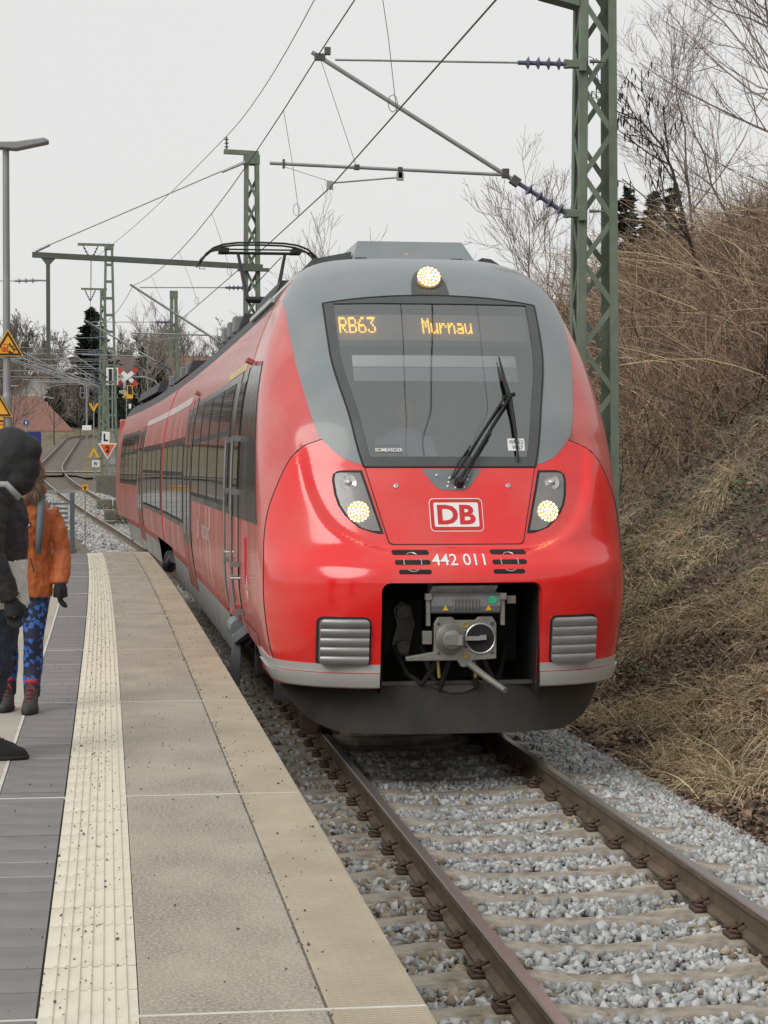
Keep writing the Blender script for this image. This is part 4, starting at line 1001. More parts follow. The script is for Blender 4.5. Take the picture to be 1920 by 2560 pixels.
def cantilever(x, y, mx, zl, zu, xc, zc, xm, zm, label, group, small=False, sgn=-1, zreg=None):
    """hinged arm: tube, top stay, registration tube and steady arm"""
    k = 1.25 if small else 1
    r = empty('cantilever_arm', (mx, y, zl), label, 'catenary arm', group)
    P0, P1 = Vector((mx, y, zl)), Vector((xm, y, zm)); d = (P1 - P0).normalized()
    g = MB(); g.tube([P0 + d * .75, P1 + d * .12], .03 * k, 8 if small else 12); g.build('tube', M['galv'], r, smooth=True)
    g = MB(); g.tube([(xm - sgn * .2, y, zm - .03), (mx + sgn * .65, y, zu)], .014 * k, 8); g.build('stay', M['galv'], r, smooth=True)
    g = MB(); insulator(g, P0 - d * .06, P0 + d * .75, .085 * k, 4); g.build('insulator', M['insul'], r, smooth=True)
    g = MB(); insulator(g, (mx + sgn * .65, y, zu), (mx - sgn * .04, y, zu), .085 * k, 4); g.build('insulator', M['insul'], r, smooth=True)
    zr = zreg or (zc + .26); t = (zr - zl) / (zm - zl); ax = mx + (xm - mx) * t
    if small:
        g = MB(); g.tube([(ax, y, zr), (xc + sgn * .7, y, zr + .05)], .022 * k, 6); g.tube([(xc + .0, y, zc + .02), (xc - sgn * .9, y, zr - .06)], .012 * k, 6); g.tube([P1, ((ax + xc) / 2, y, zr)], .006, 4); g.build('registration_tube', M['galv'], r)
        return r
    g = MB(); g.tube([(ax + .02, y, zr), (xc - .78, y, zr + .09)], .022, 10); rt_ = g.build('registration_tube', M['galv'], r, smooth=True)
    g = MB(); g.tube([(xc + .02, y, zc + .06), (xc + .9, y, zr - .06)], .011, 8); g.box((xc + .0, y, zc + .03), (.08, .03, .11)); g.box((xc + .92, y, zr - .05), (.09, .05, .10)); g.build('steady_arm', M['galv'], rt_)
    g = MB(); g.box((P1.x, y, P1.z), (.14, .07, .09)); g.box((P1.x + .1, y, P1.z + .08), (.08, .06, .1)); g.box((ax, y, zr + .02), (.09, .09, .12)); g.box((xc - .6, y, zr + .085), (.03, .06, .12)); g.box((xc + .35, y, zr + .06), (.07, .06, .07)); g.box((xc + .92, y, zr + .0), (.06, .05, .15)); g.box(P0 + d * .8, (.12, .09, .12), ry=.6)
    g.each('clamp', M['steel_dark'], r, bevel=.006)
    g = MB(); g.tube([P1, (xc + .35, y, zr + .06)], .004, 5); g.tube([(xc - .6, y, zr + .05), (xc, y, zc + .08)], .0035, 5); g.each('hanger', M['wire_grey'], r)
    g = MB()
    for z in (zl, zu):
        g.box((mx + .10, y, z), (.20, .10, .10)); g.box((mx + .21, y - .02, z), (.10, .10, .19)); g.tube([(mx + .3, y - .06, z + .03), (mx + .50, y - .06, z + .03)], [.026, .014], 8); g.box((mx + .0, y, z), (.07, .05, .12))
    g.each('bracket', M['mast_green'], r, bevel=.008)
    return r
M['mast_dark'] = mat('mast_dark', (.085, .10, .08), .6, var=.15, scale=4)
mastg = 'lattice masts along the line'
nm = lattice('catenary_mast', 3.80, 26.1, -.1, 9.6, .47, .60, .42, .56, .57, 'large green lattice mast standing right of the train, at the foot of the slope', group=mastg)
g = MB(); g.prism([(3.05, 25.9, 8.52), (3.55, 25.9, 8.40), (3.55, 25.9, 8.55), (3.05, 25.9, 8.62)], (0, .3, 0)); g.build('top_bracket', M['mast_green'], nm)
cantilever(0, 25.85, 3.36, 5.66, 7.62, .23, 5.94, .10, 7.62, 'galvanised cantilever arm with blue insulators held by the large green mast', 'cantilever arms', zreg=6.15)
cm = lattice('catenary_mast', 1.97, 64.2, zt(64) + .2, 12.25, .46, .62, .42, .55, .75, 'tall green lattice mast behind the train with a long boom to its left', leg=.13, bar=.09, group=mastg, detail=False)
g = MB(); g.bar((2.2, 64.2, 12.34), (1.08, 64.2, 12.38), .16, .14); insulator(g, (1.17, 64.2, 12.45), (1.17, 64.2, 12.85), .09, 3); g.build('feeder_bracket', M['mast_green'], cm)
g = MB(); g.bar((2.3, 63.9, 8.68), (-4.95, 63.9, 8.98), .16, .17); g.box((2.0, 63.9, 8.6), (1.0, .2, .10)); g.build('boom', M['mast_dark'], cm)
g = MB(); g.bar((-4.46, 63.9, 8.8), (-4.46, 63.9, 5.75), .125, .125, upv=(0, 1, 0)); g.prism([(-4.68, 63.85, 8.88), (-4.24, 63.85, 8.86), (-4.40, 63.85, 8.68), (-4.52, 63.85, 8.68)], (0, .12, 0)); g.build('hanging_post', M['mast_dark'], cm)
g = MB(); g.tube([(1.75, 63.9, 12.05), (-4.85, 63.9, 9.10)], .022, 6); g.tube([(1.75, 63.9, 12.0), (1.0, 63.9, 11.68)], .04, 6); g.tube([(-4.85, 63.9, 9.08), (-4.4, 63.9, 9.30)], .05, 6); g.build('boom_stay', M['galv'], cm)
g = MB(); g.tube([(-4.46, 63.9, 8.17), (-5.0, 63.9, 8.18)], .03, 6); insulator(g, (-4.8, 63.9, 8.17), (-5.5, 63.9, 8.15), .1, 3); g.tube([(-5.5, 63.9, 8.15), (-9, 63.9, 8.08)], .016, 6); g.build('side_stay', M['galv'], cm)
cantilever(0, 63.9, 1.75, 5.75, 8.02, -1.15, 6.3, -1.80, 8.02, 'long cantilever arm reaching left over the train roof from the boom mast', 'cantilever arms', small=True, zreg=6.50)
lm = [(85, .17, 9.70, .30, .62, 1.1, False, 'slim ladder-framed mast rising behind the train roof'), (115, -2.50, 14.9, .48, 1.0, .95, False, 'tall ladder-framed mast with a feeder bracket above the level crossing'), (150, -2.9, 15.45, .42, .9, .9, True, 'lattice mast with a feeder bracket close behind the tall ladder mast'),
      (190, -3.0, 13.5, .4, .8, .9, True, 'distant lattice mast beyond the pair of feeder masts'), (232, -2.7, 14.5, .4, .8, .9, True, 'farthest lattice mast on the rising line')]
for (y, x, z1, wt, wb, pit, zig, lab) in lm:
    z0 = ground_z(x, y) + .1
    t = lattice('catenary_mast', x, y, z0, z1, wt, wb, wt * .9, wb * .8, pit, lab, leg=.14, bar=.12, group=mastg, detail=False, zig=zig)
    zc = zt(y) + 6.0; tc = cl(y)
    if y > 100:
        cantilever(0, y - .5, x - .15, zc - .3, zc + 1.9, tc + .1, zc, tc - .4, zc + 1.9, 'upper arm on the ' + lab.replace('with a feeder bracket ', ''), 'cantilever arms', small=True)
        cantilever(0, y + 1.2, x - .15, zc - .8, zc + 1.3, tc - 3.4, zc - .2, tc - 4.0, zc + 1.5, 'lower long arm on the ' + lab.replace('with a feeder bracket ', ''), 'cantilever arms', small=True)
    else: cantilever(0, y - .5, x - .15, zc - .3, zc + 1.7, tc + .1, zc, tc - .4, zc + 1.7, 'cantilever arm on the slim ladder-framed mast', 'cantilever arms', small=True)
    if y in (115, 150):
        s = 1.0 if y == 115 else .92
        g = MB(); g.bar((x + .3, y, z1), (x - 1.75 * s, y, z1 + .02), .14, .14); g.build('feeder_bracket', M['mast_green'], t)
        for sx in (-1.45, -.6):
            g = MB(); insulator(g, (x + sx * s, y, z1 - .05), (x - 1.02 * s, y, z1 - .9), .09, 4, 8); g.build('insulator', M['insul'], t)
# more arms seen end-on up the line
for k, (y, dx, dz) in enumerate(((100, -.2, -.6), (135, .3, -.2), (170, 0, .0), (210, .3, 0))):
    zc = zt(y) + 5.6 + dz; tc = cl(y); x = -2.75 + dx
    cantilever(0, y, x, zc - .3, zc + 1.7, tc - 1.2, zc, tc - 2.4 - dx, zc + 1.7, ('lowest cantilever arm crossing the pole of the lamp', 'cantilever arm between the two feeder masts', 'thin cantilever arm beyond the second feeder mast', 'farthest thin cantilever arm over the rising line')[k], 'cantilever arms', small=True)
def wire(name, pts, r, label, n=5, m='wire', sag=0):
    P = []
    for (a, b) in zip(pts[:-1], pts[1:]):
        a, b = Vector(a), Vector(b)
        for t in np.linspace(0, 1, 12)[:-1]: q = a.lerp(b, t); q.z -= sag * 4 * t * (1 - t); P.append(q)
    P.append(Vector(pts[-1])); g = MB(); g.tube(P, r, n); o = g.build(name, M[m], None, smooth=True)
    return props(o, label, 'wire', 'overhead wires'), P
contact = [(.55, -18, 5.95), (.39, 15.5, 5.985), (.23, 25.85, 5.94), (.05, 33.4, 6.05), (-.55, 48, 6.12), (-1.15, 63.9, 6.30), (cl(84.5) + .1, 84.5, zt(84.5) + 6.0), (cl(114.5) + .1, 114.5, zt(115) + 6.0), (cl(149.5), 149.5, zt(150) + 6), (cl(189), 189, zt(190) + 6), (cl(231), 231, zt(232) + 6)]
wire('contact_wire', contact, .0085, 'thick dark contact wire running straight towards the viewer above the train')
mess = [(.30, -18, 8.0), (.09, 25.85, 7.66), (-1.80, 63.9, 8.06), (cl(84.5) - .4, 84.5, zt(84.5) + 7.7), (cl(114.5) - .4, 114.5, zt(115) + 7.9), (cl(149.5) - .4, 149.5, zt(150) + 7.9), (cl(189) - .4, 189, zt(190) + 7.9)]
_, MP = wire('catenary_wire', mess, .0085, 'upper catenary wire hung from the cantilever tips above the track', sag=.55)
wire('feeder_wire', [(4.2, -30, 12.9), (1.86, 44, 12.50), (1.17, 64.2, 12.87), (-3.47 + .0, 115, 14.05), (-3.8, 150, 14.6)], .011, 'lone feeder wire meeting the insulator on top of the boom mast', sag=.25)
wire('feeder_wire', [(-3.52, 115, 14.0), (-3.84, 150, 14.55), (-4.0, 190, 13.4)], .016, 'short feeder wire slung between the two V-insulator masts', m='wire_grey')
def lerp_path(path, y):
    for a, b in zip(path[:-1], path[1:]):
        if a[1] <= y <= b[1]: t = (y - a[1]) / (b[1] - a[1]); return Vector(a).lerp(Vector(b), t)
for k, (y, lab) in enumerate(((20.4, 'dropper wire hanging nearest, left of the contact wire at the top'), (29.2, 'dropper wire just beyond the near cantilever arm'), (39.5, 'dropper wire above the left horn of the pantograph'), (47, 'dropper wire left of the pantograph'), (56, 'dropper wire close to the long boom'), (72, 'small dropper wire beyond the boom mast'), (95, 'tiny dropper wire near the slim mast'), (105, 'tiny dropper wire beside the tall ladder mast'))):
    a = lerp_path(contact, y); b = lerp_path([tuple(p) for p in MP], y); g = MB(); g.tube([a, a + (b - a) * .5 + Vector((.015, 0, 0)), b], .004 if y < 60 else .008, 4)
    g.tube([a + Vector((.05 * math.sin(t) - .04, 0, .09 - .09 * math.cos(t))) for t in np.linspace(0, 2 * math.pi, 9)], .004, 4)
    props(g.build('dropper_wire', M['wire_grey']), lab, 'wire', 'dropper wires')
# ------------------------------------------------------------------ station furniture, signs
M['pole_grey'] = mat('pole_grey', (.27, .285, .29), .5, metal=.3, var=.15, scale=5, stretch=(1, 1, .3))
M['pole_dark'] = mat('pole_dark', (.10, .115, .13), .5, metal=.2, var=.2, scale=5)
M['sign_yellow'] = mat('sign_yellow', (.80, .40, .02), .45, var=.05)
M['sign_black'] = mat('sign_black', (.015, .015, .015), .5)
M['sign_red'] = mat('sign_red', (.55, .05, .04), .45, var=.06)
M['sign_blue'] = mat('sign_blue', (.02, .03, .16), .4, var=.08)
M['sign_orange'] = mat('sign_orange', (.75, .13, .02), .45, var=.06)
def flat(g, poly, y, d=.006, m=0): g.prism([(x, y, z) for x, z in poly], (0, d, 0), m)
def inset_tri(c, r, y, k=1): return [(c[0] + r * k * math.sin(a), c[1] + r * k * math.cos(a)) for a in (math.pi * 2 / 3 * 2, math.pi * 2 / 3, 0)]
lp = empty('platform_lamp', (-4.10, 30, PZ), 'tall grey platform lamp post with a flat lamp head pointing right', 'lamp post')
g = MB(); g.tube([(-4.10, 30, PZ), (-4.10, 30, 3.35)], .076, 16); g.tube([(-4.10, 30, 3.3), (-4.10, 30, 3.42)], [.076, .055], 16); g.tube([(-4.10, 30, 3.42), (-4.10, 30, 7.0)], [.055, .048], 16); g.build('pole', M['pole_grey'], lp, smooth=True)
g = MB(); g.lathe([(.058, 0), (.058, .62)], (-4.10, 30, 2.72), n=16); g.build('sleeve', M['pole_dark'], lp, smooth=True)
g = MB(); g.prism([(-4.25, 29.85, 7.0), (-3.95, 29.85, 6.98), (-3.48, 29.85, 7.09), (-3.47, 29.85, 7.12), (-3.55, 29.85, 7.155), (-3.95, 29.85, 7.09), (-4.25, 29.85, 7.08)], (0, .28, 0)); g.build('lamp_head', M['pole_grey'], lp, bevel=.015)
ws = empty('warning_sign', (-4.08, 29.9, 3.96), 'yellow triangular sign with a train and a falling figure on the lamp post', 'sign', 'signs on the lamp post')
c0 = (-4.08, 4.08); TR = lambda r: [(c0[0] - r * .866, c0[1] - r / 2), (c0[0] + r * .866, c0[1] - r / 2), (c0[0], c0[1] + r)]
g = MB(); flat(g, TR(.265), 29.905, .012); g.build('plate', M['sign_yellow'], ws)
g = MB(); a, b = TR(.235), TR(.18)
for i in range(3): flat(g, [a[i], a[(i + 1) % 3], b[(i + 1) % 3], b[i]], 29.897)
g.build('border', M['sign_black'], ws)
g = MB(); flat(g, [(-4.17, 4.02), (-4.08, 4.02), (-4.08, 4.10), (-4.09, 4.13), (-4.16, 4.13), (-4.17, 4.10)], 29.896); g.build('train_symbol', M['sign_red'], ws)
g = MB(); flat(g, [(-4.16, 4.075), (-4.13, 4.075), (-4.13, 4.115), (-4.16, 4.115)], 29.890); flat(g, [(-4.12, 4.075), (-4.09, 4.075), (-4.09, 4.115), (-4.12, 4.115)], 29.890); flat(g, [(-4.16, 4.035), (-4.145, 4.035), (-4.145, 4.05), (-4.16, 4.05)], 29.890); flat(g, [(-4.105, 4.035), (-4.09, 4.035), (-4.09, 4.05), (-4.105, 4.05)], 29.890); g.build('train_window', M['sign_yellow'], ws)
g = MB(); flat(g, [(-4.07, 3.985), (-4.0, 3.985), (-4.0, 4.01), (-4.04, 4.01), (-4.04, 4.03), (-4.07, 4.03)], 29.896)
for p_, q in (((-4.045, 4.10), (-4.005, 4.06)), ((-4.005, 4.06), (-3.97, 4.05)), ((-4.005, 4.06), (-3.985, 4.02)), ((-4.045, 4.10), (-4.07, 4.12)), ((-4.03, 4.09), (-4.0, 4.10))): g.bar((p_[0], 29.899, p_[1]), (q[0], 29.899, q[1]), .006, .016)
g.lathe([(.013, 0), (.013, .006)], (-4.05, 29.896, 4.13), (0, 1, 0), 10); g.build('falling_figure', M['sign_black'], ws)
for (c, r, lab) in (((-4.22, 3.18), .24, 'partly cropped yellow triangle sign lower on the lamp post'),):
    w2 = empty('warning_sign', (c[0], 29.9, c[1]), lab, 'sign', 'signs on the lamp post'); T2 = lambda r_: [(c[0] - r_ * .866, c[1] - r_ / 2), (c[0] + r_ * .866, c[1] - r_ / 2), (c[0], c[1] + r_)]
    g = MB(); flat(g, T2(r), 29.9, .01); g.build('plate', M['sign_yellow'], w2); g = MB(); a, b = T2(r * .9), T2(r * .7)
    for i in range(3): flat(g, [a[i], a[(i + 1) % 3], b[(i + 1) % 3], b[i]], 29.892)
    g.build('border', M['sign_black'], w2)
pt = empty('notice_plate', (-4.23, 29.9, 2.8), 'small yellow notice plate with black and red bars under the lamp post triangles', 'sign')
g = MB(); flat(g, [(-4.45, 2.84), (-4.15, 2.84), (-4.15, 3.05), (-4.45, 3.05)], 29.9, .01); g.build('plate', M['sign_yellow'], pt)
g = MB(); flat(g, [(-4.45, 2.985), (-4.155, 2.985), (-4.155, 3.01), (-4.45, 3.01)], 29.893); g.build('bar', M['sign_black'], pt); g = MB(); flat(g, [(-4.45, 2.94), (-4.155, 2.94), (-4.155, 2.955), (-4.45, 2.955)], 29.893); g.build('bar', M['sign_red'], pt)
def wtext(s, x, y, z, w, h, m, parent, bold=.02, name='lettering'):
    V, F = text_tris(s, 1, bold); xs = [p[0] for p in V]; ys_ = [p[1] for p in V]; kx = w / (max(xs) - min(xs)); ky = h / (max(ys_) - min(ys_)); a0 = (max(xs) + min(xs)) / 2; a1 = (max(ys_) + min(ys_)) / 2
    g = MB(); g.add([(x + (a - a0) * kx, y, z + (b - a1) * ky) for a, b in V], F); return g.each(name, m, parent, fix=False)
ss = empty('station_sign', (-5.2, 33, PZ), 'dark blue station name board behind the black hood', 'sign')
g = MB(); g.box((-5.2, 33, 2.755), (3.0, .06, .27)); g.build('board', M['sign_blue'], ss); g = MB(); g.tube([(-6.3, 33.1, PZ), (-6.3, 33.1, 2.7)], .04, 8); g.tube([(-4.5, 33.1, PZ), (-4.5, 33.1, 2.7)], .04, 8); g.build('post', M['pole_grey'], ss)
wtext('g', -3.91, 32.965, 2.77, .085, .13, M['white'], ss)
pc_ = empty('round_sign', (-3.98, 34, PZ), 'small round blue sign with a white figure beside the lamp post', 'sign')
g = MB(); g.lathe([(.05, 0), (.05, .01)], (-3.98, 34, 3.06), (0, -1, 0), 20); g.build('plate', mat('blue_light', (.02, .08, .22), .5), pc_); g = MB(); g.box((-3.98, 33.985, 3.06), (.02, .004, .05)); g.build('symbol', M['white'], pc_); g = MB(); g.tube([(-3.98, 34.03, PZ), (-3.98, 34.03, 3.06)], .018, 8); g.build('post', M['pole_grey'], pc_)
# barrier at the platform end
rp = empty('end_barrier', (-3.27, 36.75, PZ), 'dark grey barrier post with slatted panel at the platform end', 'barrier')
g = MB(); g.box((-3.27, 36.75, 1.30), (.085, .085, 1.1)); g.box((-3.27, 36.75, .80), (.14, .14, .08)); g.build('post', M['pole_dark'], rp, bevel=.006)
g = MB(); g.box((-4.3, 36.75, 1.87), (2.2, .06, .05)); g.build('top_rail', M['pole_grey'], rp, bevel=.005)
for k in range(7): MB().box((-4.35, 36.78, 1.65 - k * .085), (2.0, .03, .035)).build('slat', M['pole_dark'], rp)
# signs beyond the platform
def boardsign(name, x, y, z0, label, cat='sign', group=None): return empty(name, (x, y, z0), label, cat, group)
gz = ground_z
ls = boardsign('letter_board', -2.7, 111, gz(-2.7, 111), 'white board with a black L above the orange triangle'); g = MB(); flat(g, [(-2.95, 3.62), (-2.52, 3.58), (-2.48, 4.22), (-2.90, 4.26)], 110.9, .02); g.build('plate', M['white'], ls); wtext('L', -2.71, 110.88, 3.92, .24, .42, M['sign_black'], ls, .04); g = MB(); g.bar((-2.7, 111.0, gz(-2.7, 111)), (-2.7, 111.0, 4.2), .08, .08); g.build('post', M['pole_grey'], ls)
ts = boardsign('speed_sign', -2.63, 110.5, gz(-2.63, 110.5), 'orange triangle sign with a black 2 and white rim pointing down'); g = MB(); flat(g, [(-3.14, 3.60), (-2.10, 3.60), (-2.62, 2.70)], 110.5, .02); g.build('plate', M['white'], ts); g = MB(); flat(g, [(-3.03, 3.54), (-2.21, 3.54), (-2.62, 2.83)], 110.48, .015); g.build('field', M['sign_orange'], ts); wtext('2', -2.62, 110.46, 3.28, .22, .36, M['sign_black'], ts, .04); g = MB(); g.bar((-2.62, 110.6, gz(-2.6, 110.5)), (-2.62, 110.6, 3.4), .07, .07); g.build('post', M['pole_grey'], ts)
for nm_, x, y, z, inv, lab in (('chevron_sign', -3.35, 110, 3.0, 1, 'yellow arrow-shaped marker pointing up, left of the orange triangle'), ('chevron_sign', -3.45, 125, 6.05, -1, 'yellow arrow marker pointing down near the far crossing'), ('chevron_sign', -1.2, 150, 7.6, 1, 'small yellow arrow marker close to the far end of the train')):
    c = boardsign(nm_, x, y, gz(x, y), lab, group='yellow arrow markers'); g = MB(); s = .30; flat(g, [(x - s, z - inv * s * .6), (x - s * .55, z - inv * s * .6), (x, z + inv * s * .5), (x + s * .55, z - inv * s * .6), (x + s, z - inv * s * .6), (x + s * .15, z + inv * s), (x - s * .15, z + inv * s)], y, .02); g.build('plate', M['sign_yellow'], c); g = MB(); g.bar((x, y + .05, gz(x, y)), (x, y + .05, z + .3), .07, .07); g.build('post', M['pole_grey'], c)
wp = boardsign('number_board', -3.3, 109.5, gz(-3.3, 109.5), 'small white number board under the yellow arrow, left of the orange triangle'); g = MB(); flat(g, [(-3.45, 2.30), (-3.05, 2.30), (-3.05, 2.66), (-3.45, 2.66)], 109.5, .02); g.build('plate', M['white'], wp); wtext('IV', -3.25, 109.47, 2.48, .2, .22, M['sign_black'], wp); g = MB(); g.bar((-3.24, 109.55, gz(-3.3, 109.5)), (-3.24, 109.55, 2.6), .06, .06); g.build('post', M['pole_grey'], wp)
sy = boardsign('notice_plate', -3.3, 60, gz(-3.3, 60), 'little yellow plate on a stake in the grass beyond the platform end'); g = MB(); flat(g, [(-3.38, 1.62), (-3.20, 1.62), (-3.20, 1.79), (-3.38, 1.79)], 60, .01); g.build('plate', M['sign_yellow'], sy); g = MB(); g.bar((-3.29, 60.02, gz(-3.3, 60)), (-3.29, 60.02, 1.7), .04, .04); g.build('post', M['pole_grey'], sy); g = MB(); flat(g, [(-3.35, 1.71), (-3.23, 1.71), (-3.23, 1.735), (-3.35, 1.735)], 59.99, .006); g.build('bar', M['sign_black'], sy)
ac = boardsign('crossing_sign', .9, 128, gz(.9, 128), 'red and white diagonal cross on a bent arm by the level crossing', 'crossing sign')
for sgn in (-1, 1):
    g = MB(); c = Vector((-1.35, 127.9 - sgn * .03, 8.0)); d = Vector((.62, 0, sgn * .52)); g.bar(c - d * .55, c + d * .55, .26, .05, upv=(0, 1, 0)); g.build('cross_bar', M['white'], ac)
    for e in (-1, 1): g = MB(); g.bar(c + d * (e * .55), c + d * (e * 1.0), .26, .052, upv=(0, 1, 0)); g.build('cross_tip', M['sign_red'], ac)
g = MB(); g.tube([(-1.3, 128, 8.0), (-.3, 128, 8.0), (.4, 128, 7.75), (.8, 128, 7.2), (.9, 128, gz(.9, 128))], .06, 8); g.build('bent_arm', M['pole_grey'], ac)
lx = boardsign('crossing_light', -2.35, 127.5, gz(-2.35, 127.5), 'black crossing signal board with white edge beside the diagonal cross', 'signal'); g = MB(); g.box((-2.3, 127.5, 8.0), (.75, .1, 1.1)); g.build('board', M['white'], lx, bevel=.05); g = MB(); g.box((-2.42, 127.43, 8.0), (.2, .04, .95)); g.box((-2.13, 127.43, 8.0), (.2, .04, .95)); g.build('lamp_box', M['sign_black'], lx); g = MB(); g.bar((-2.3, 127.6, gz(-2.35, 127.5)), (-2.3, 127.6, 8), .1, .1); g.build('post', M['pole_grey'], lx)
sg_ = boardsign('railway_signal', -4.6, 200, gz(-4.6, 200), 'slim grey railway signal with two box frames against the dark spruce', 'signal'); g = MB(); g.bar((-4.63, 200, gz(-4.6, 200)), (-4.63, 200, 10.5), .18, .18); g.build('post', M['pole_grey'], sg_); 
for x, z in ((-4.85, 9.6), (-4.3, 10.9)):
    g = MB()
    for dx in (-.4, 0, .4): g.bar((x + dx, 200, z - .5), (x + dx, 200, z + .5), .06, .06)
    for dz in (-.5, 0, .5): g.bar((x - .4, 200, z + dz), (x + .4, 200, z + dz), .06, .06)
    g.build('box_frame', M['galv'], sg_)
g = MB(); g.box((-4.6, 199, 6.1), (.9, .8, .5)); o = g.build('relay_cabinet', M['white'], None, bevel=.05); props(o, 'white relay cabinets at the foot of the slim railway signal', 'cabinet')
s2 = boardsign('railway_signal', -.7, 170, gz(-.7, 170), 'short signal with a yellow framed head right of the masts', 'signal'); g = MB(); g.box((-.72, 170, 8.6), (.5, .2, 1.1)); g.build('head', M['sign_yellow'], s2); g = MB(); g.box((-.72, 169.88, 8.75), (.34, .05, .7)); g.build('lamp_box', M['sign_black'], s2)
for k in range(6): MB().box((-.72, 170, 7.8 - k * .4), (.2, .2, .38)).build('post_band', M['white'] if k % 2 else M['sign_black'], s2)
g = MB(); g.bar((-.72, 170.05, gz(-.7, 170)), (-.72, 170.05, 5.9), .15, .15); g.build('post', M['pole_grey'], s2)
# level crossing deck, guard rail, stone wall
M['asphalt'] = mat('asphalt', (.09, .09, .095), .9, var=.2, scale=3)
for k in range(8):
    x = cl(123) - 3.2 + k * .82; g = MB(); g.box((x, 123.2, zt(123) + .02), (.8, 3.0, .12)); o = g.build('crossing_panel', M['concrete'] if k < 6 else M['paving_light'], None, bevel=.02); o.parent = tr
g = MB(); zz = zt(123); g.add([(-40, 121.6, zz - .05), (40, 121.6, zz + .1), (40, 124.9, zz + .1), (-40, 124.9, zz - .05)], [(0, 1, 2, 3)]); o = g.build('road', M['asphalt']); o['kind'] = 'structure'
gr = empty('guard_rail', (0, 119, gz(0, 119)), 'grey steel guard rail beside the level crossing road', 'guard rail'); g = MB(); g.bar((-2.5, 119, 2.6), (2.0, 117, 3.3), .06, .32); g.build('beam', M['galv'], gr)
for t in (0, .5, 1): p_ = Vector((-2.5, 119, 2.6)).lerp(Vector((2, 117, 3.3)), t); MB().box((p_.x, p_.y + .08, p_.z - .5), (.12, .12, 1.3)).build('post', M['galv'], gr)
M['stone'] = mat('stone', (.16, .15, .13), .95, var=.3, scale=3, bump=.8, bscale=14, dirt=((.10, .11, .05), .6, 3, (1, 1, 1)))
sw = empty('stone_wall', (-2, 76, gz(-2, 76)), 'old grey stone wall overgrown with brambles beyond the platform end', 'wall')
for r_ in range(3):
    for k in range(6):
        x = -2.75 + k * .62 + (r_ % 2) * .3; z = gz(-2, 76) + .15 + r_ * .42
        bm_ = MB(); bm_.box((x, 76 + random.uniform(-.05, .05) + k * .12, z), (.6 + random.uniform(-.06, .02), .6, .40 + random.uniform(-.05, .01)), rz=random.uniform(-.06, .06)); bm_.build('stone', M['stone'], sw, bevel=.05)
g = MB(); z = gz(-2, 100); g.box((-1.9, 101, z + .5), (2.6, .6, 1.3)); o = g.build('retaining_block', M['stone'], None, bevel=.06); props(o, 'concrete retaining block under the tall ladder mast', 'wall')
# ------------------------------------------------------------------ vegetation and houses
M['bark'] = mat('bark', (.13, .105, .09), .95, var=.3, scale=6, island=.3)
M['bark_dark'] = mat('bark_dark', (.045, .036, .032), .95, var=.3, scale=6, island=.3)
M['bark_pale'] = mat('bark_pale', (.30, .28, .24), .9, var=.3, scale=5, island=.2)
M['twig'] = mat('twig', (.21, .16, .135), .95, var=.3, scale=2, island=.5)
M['twig_far'] = mat('twig_far', (.19, .16, .14), .95, var=.3, scale=2, island=.4)
M['brush'] = mat('brush', (.25, .155, .11), .95, var=.4, scale=.7, island=.9, col2=(.37, .27, .19))
M['straw'] = mat('straw', (.53, .425, .265), .9, var=.25, scale=1.2, island=.5)
M['leaf_brown'] = mat('leaf_brown', (.15, .095, .065), .9, var=.4, scale=1.5, island=.8, col2=(.30, .21, .14))
M['leaf_green'] = mat('leaf_green', (.085, .11, .05), .7, var=.3, scale=2, island=.5)
M['needle'] = mat('needle', (.016, .025, .018), .9, var=.35, scale=1, island=.5)
gzv = np.vectorize(ground_z)
rv = np.random.default_rng(21)
def curved(b, d, L, k, bend, rg, jit=.06):
    """N curved paths of k points from base b along unit d, length L, drifting towards bend"""
    N = len(b); t = np.linspace(0, 1, k)[None, :, None]; P = b[:, None] + d[:, None] * (L[:, None, None] * t) + bend[:, None] * (L[:, None, None] * t**2)
    P[:, 1:] += rg.normal(0, jit, (N, k - 1, 3)) * (L[:, None, None] * .35); return P
def unit(v): return v / (np.linalg.norm(v, axis=-1, keepdims=True) + 1e-9)
def children(P, Rr, n, lo, hi, lf, ang, rg, up=.25, k=4, rf=.55, jit=.05):
    """n side branches on each path"""
    N, kk, _ = P.shape; t = rg.uniform(lo, hi, (N, n)); f = t * (kk - 1); i = np.clip(f.astype(int), 0, kk - 2); u = f - i
    r_ = np.arange(N)[:, None]; B = P[r_, i] * (1 - u)[..., None] + P[r_, i + 1] * u[..., None]
    D = unit(P[r_, i + 1] - P[r_, i]); rnd = unit(rg.normal(size=(N, n, 3))); side = unit(rnd - D * (rnd * D).sum(-1, keepdims=True))
    a = rg.normal(ang, .18, (N, n))[..., None]; d = unit(D * np.cos(a) + side * np.sin(a))
    Lp = np.linalg.norm(np.diff(P, axis=1), axis=2).sum(1)[:, None]; L = Lp * lf * (1.15 - .6 * t) * rg.uniform(.6, 1.2, (N, n))
    rb = (Rr[r_, i] * rf); bend = np.zeros((N * n, 3)); bend[:, 2] = up
    Q = curved(B.reshape(-1, 3), d.reshape(-1, 3), L.ravel(), k, bend, rg, jit); R2 = rb.reshape(-1)[:, None] * np.linspace(1, .3, k)[None]
    return Q, R2
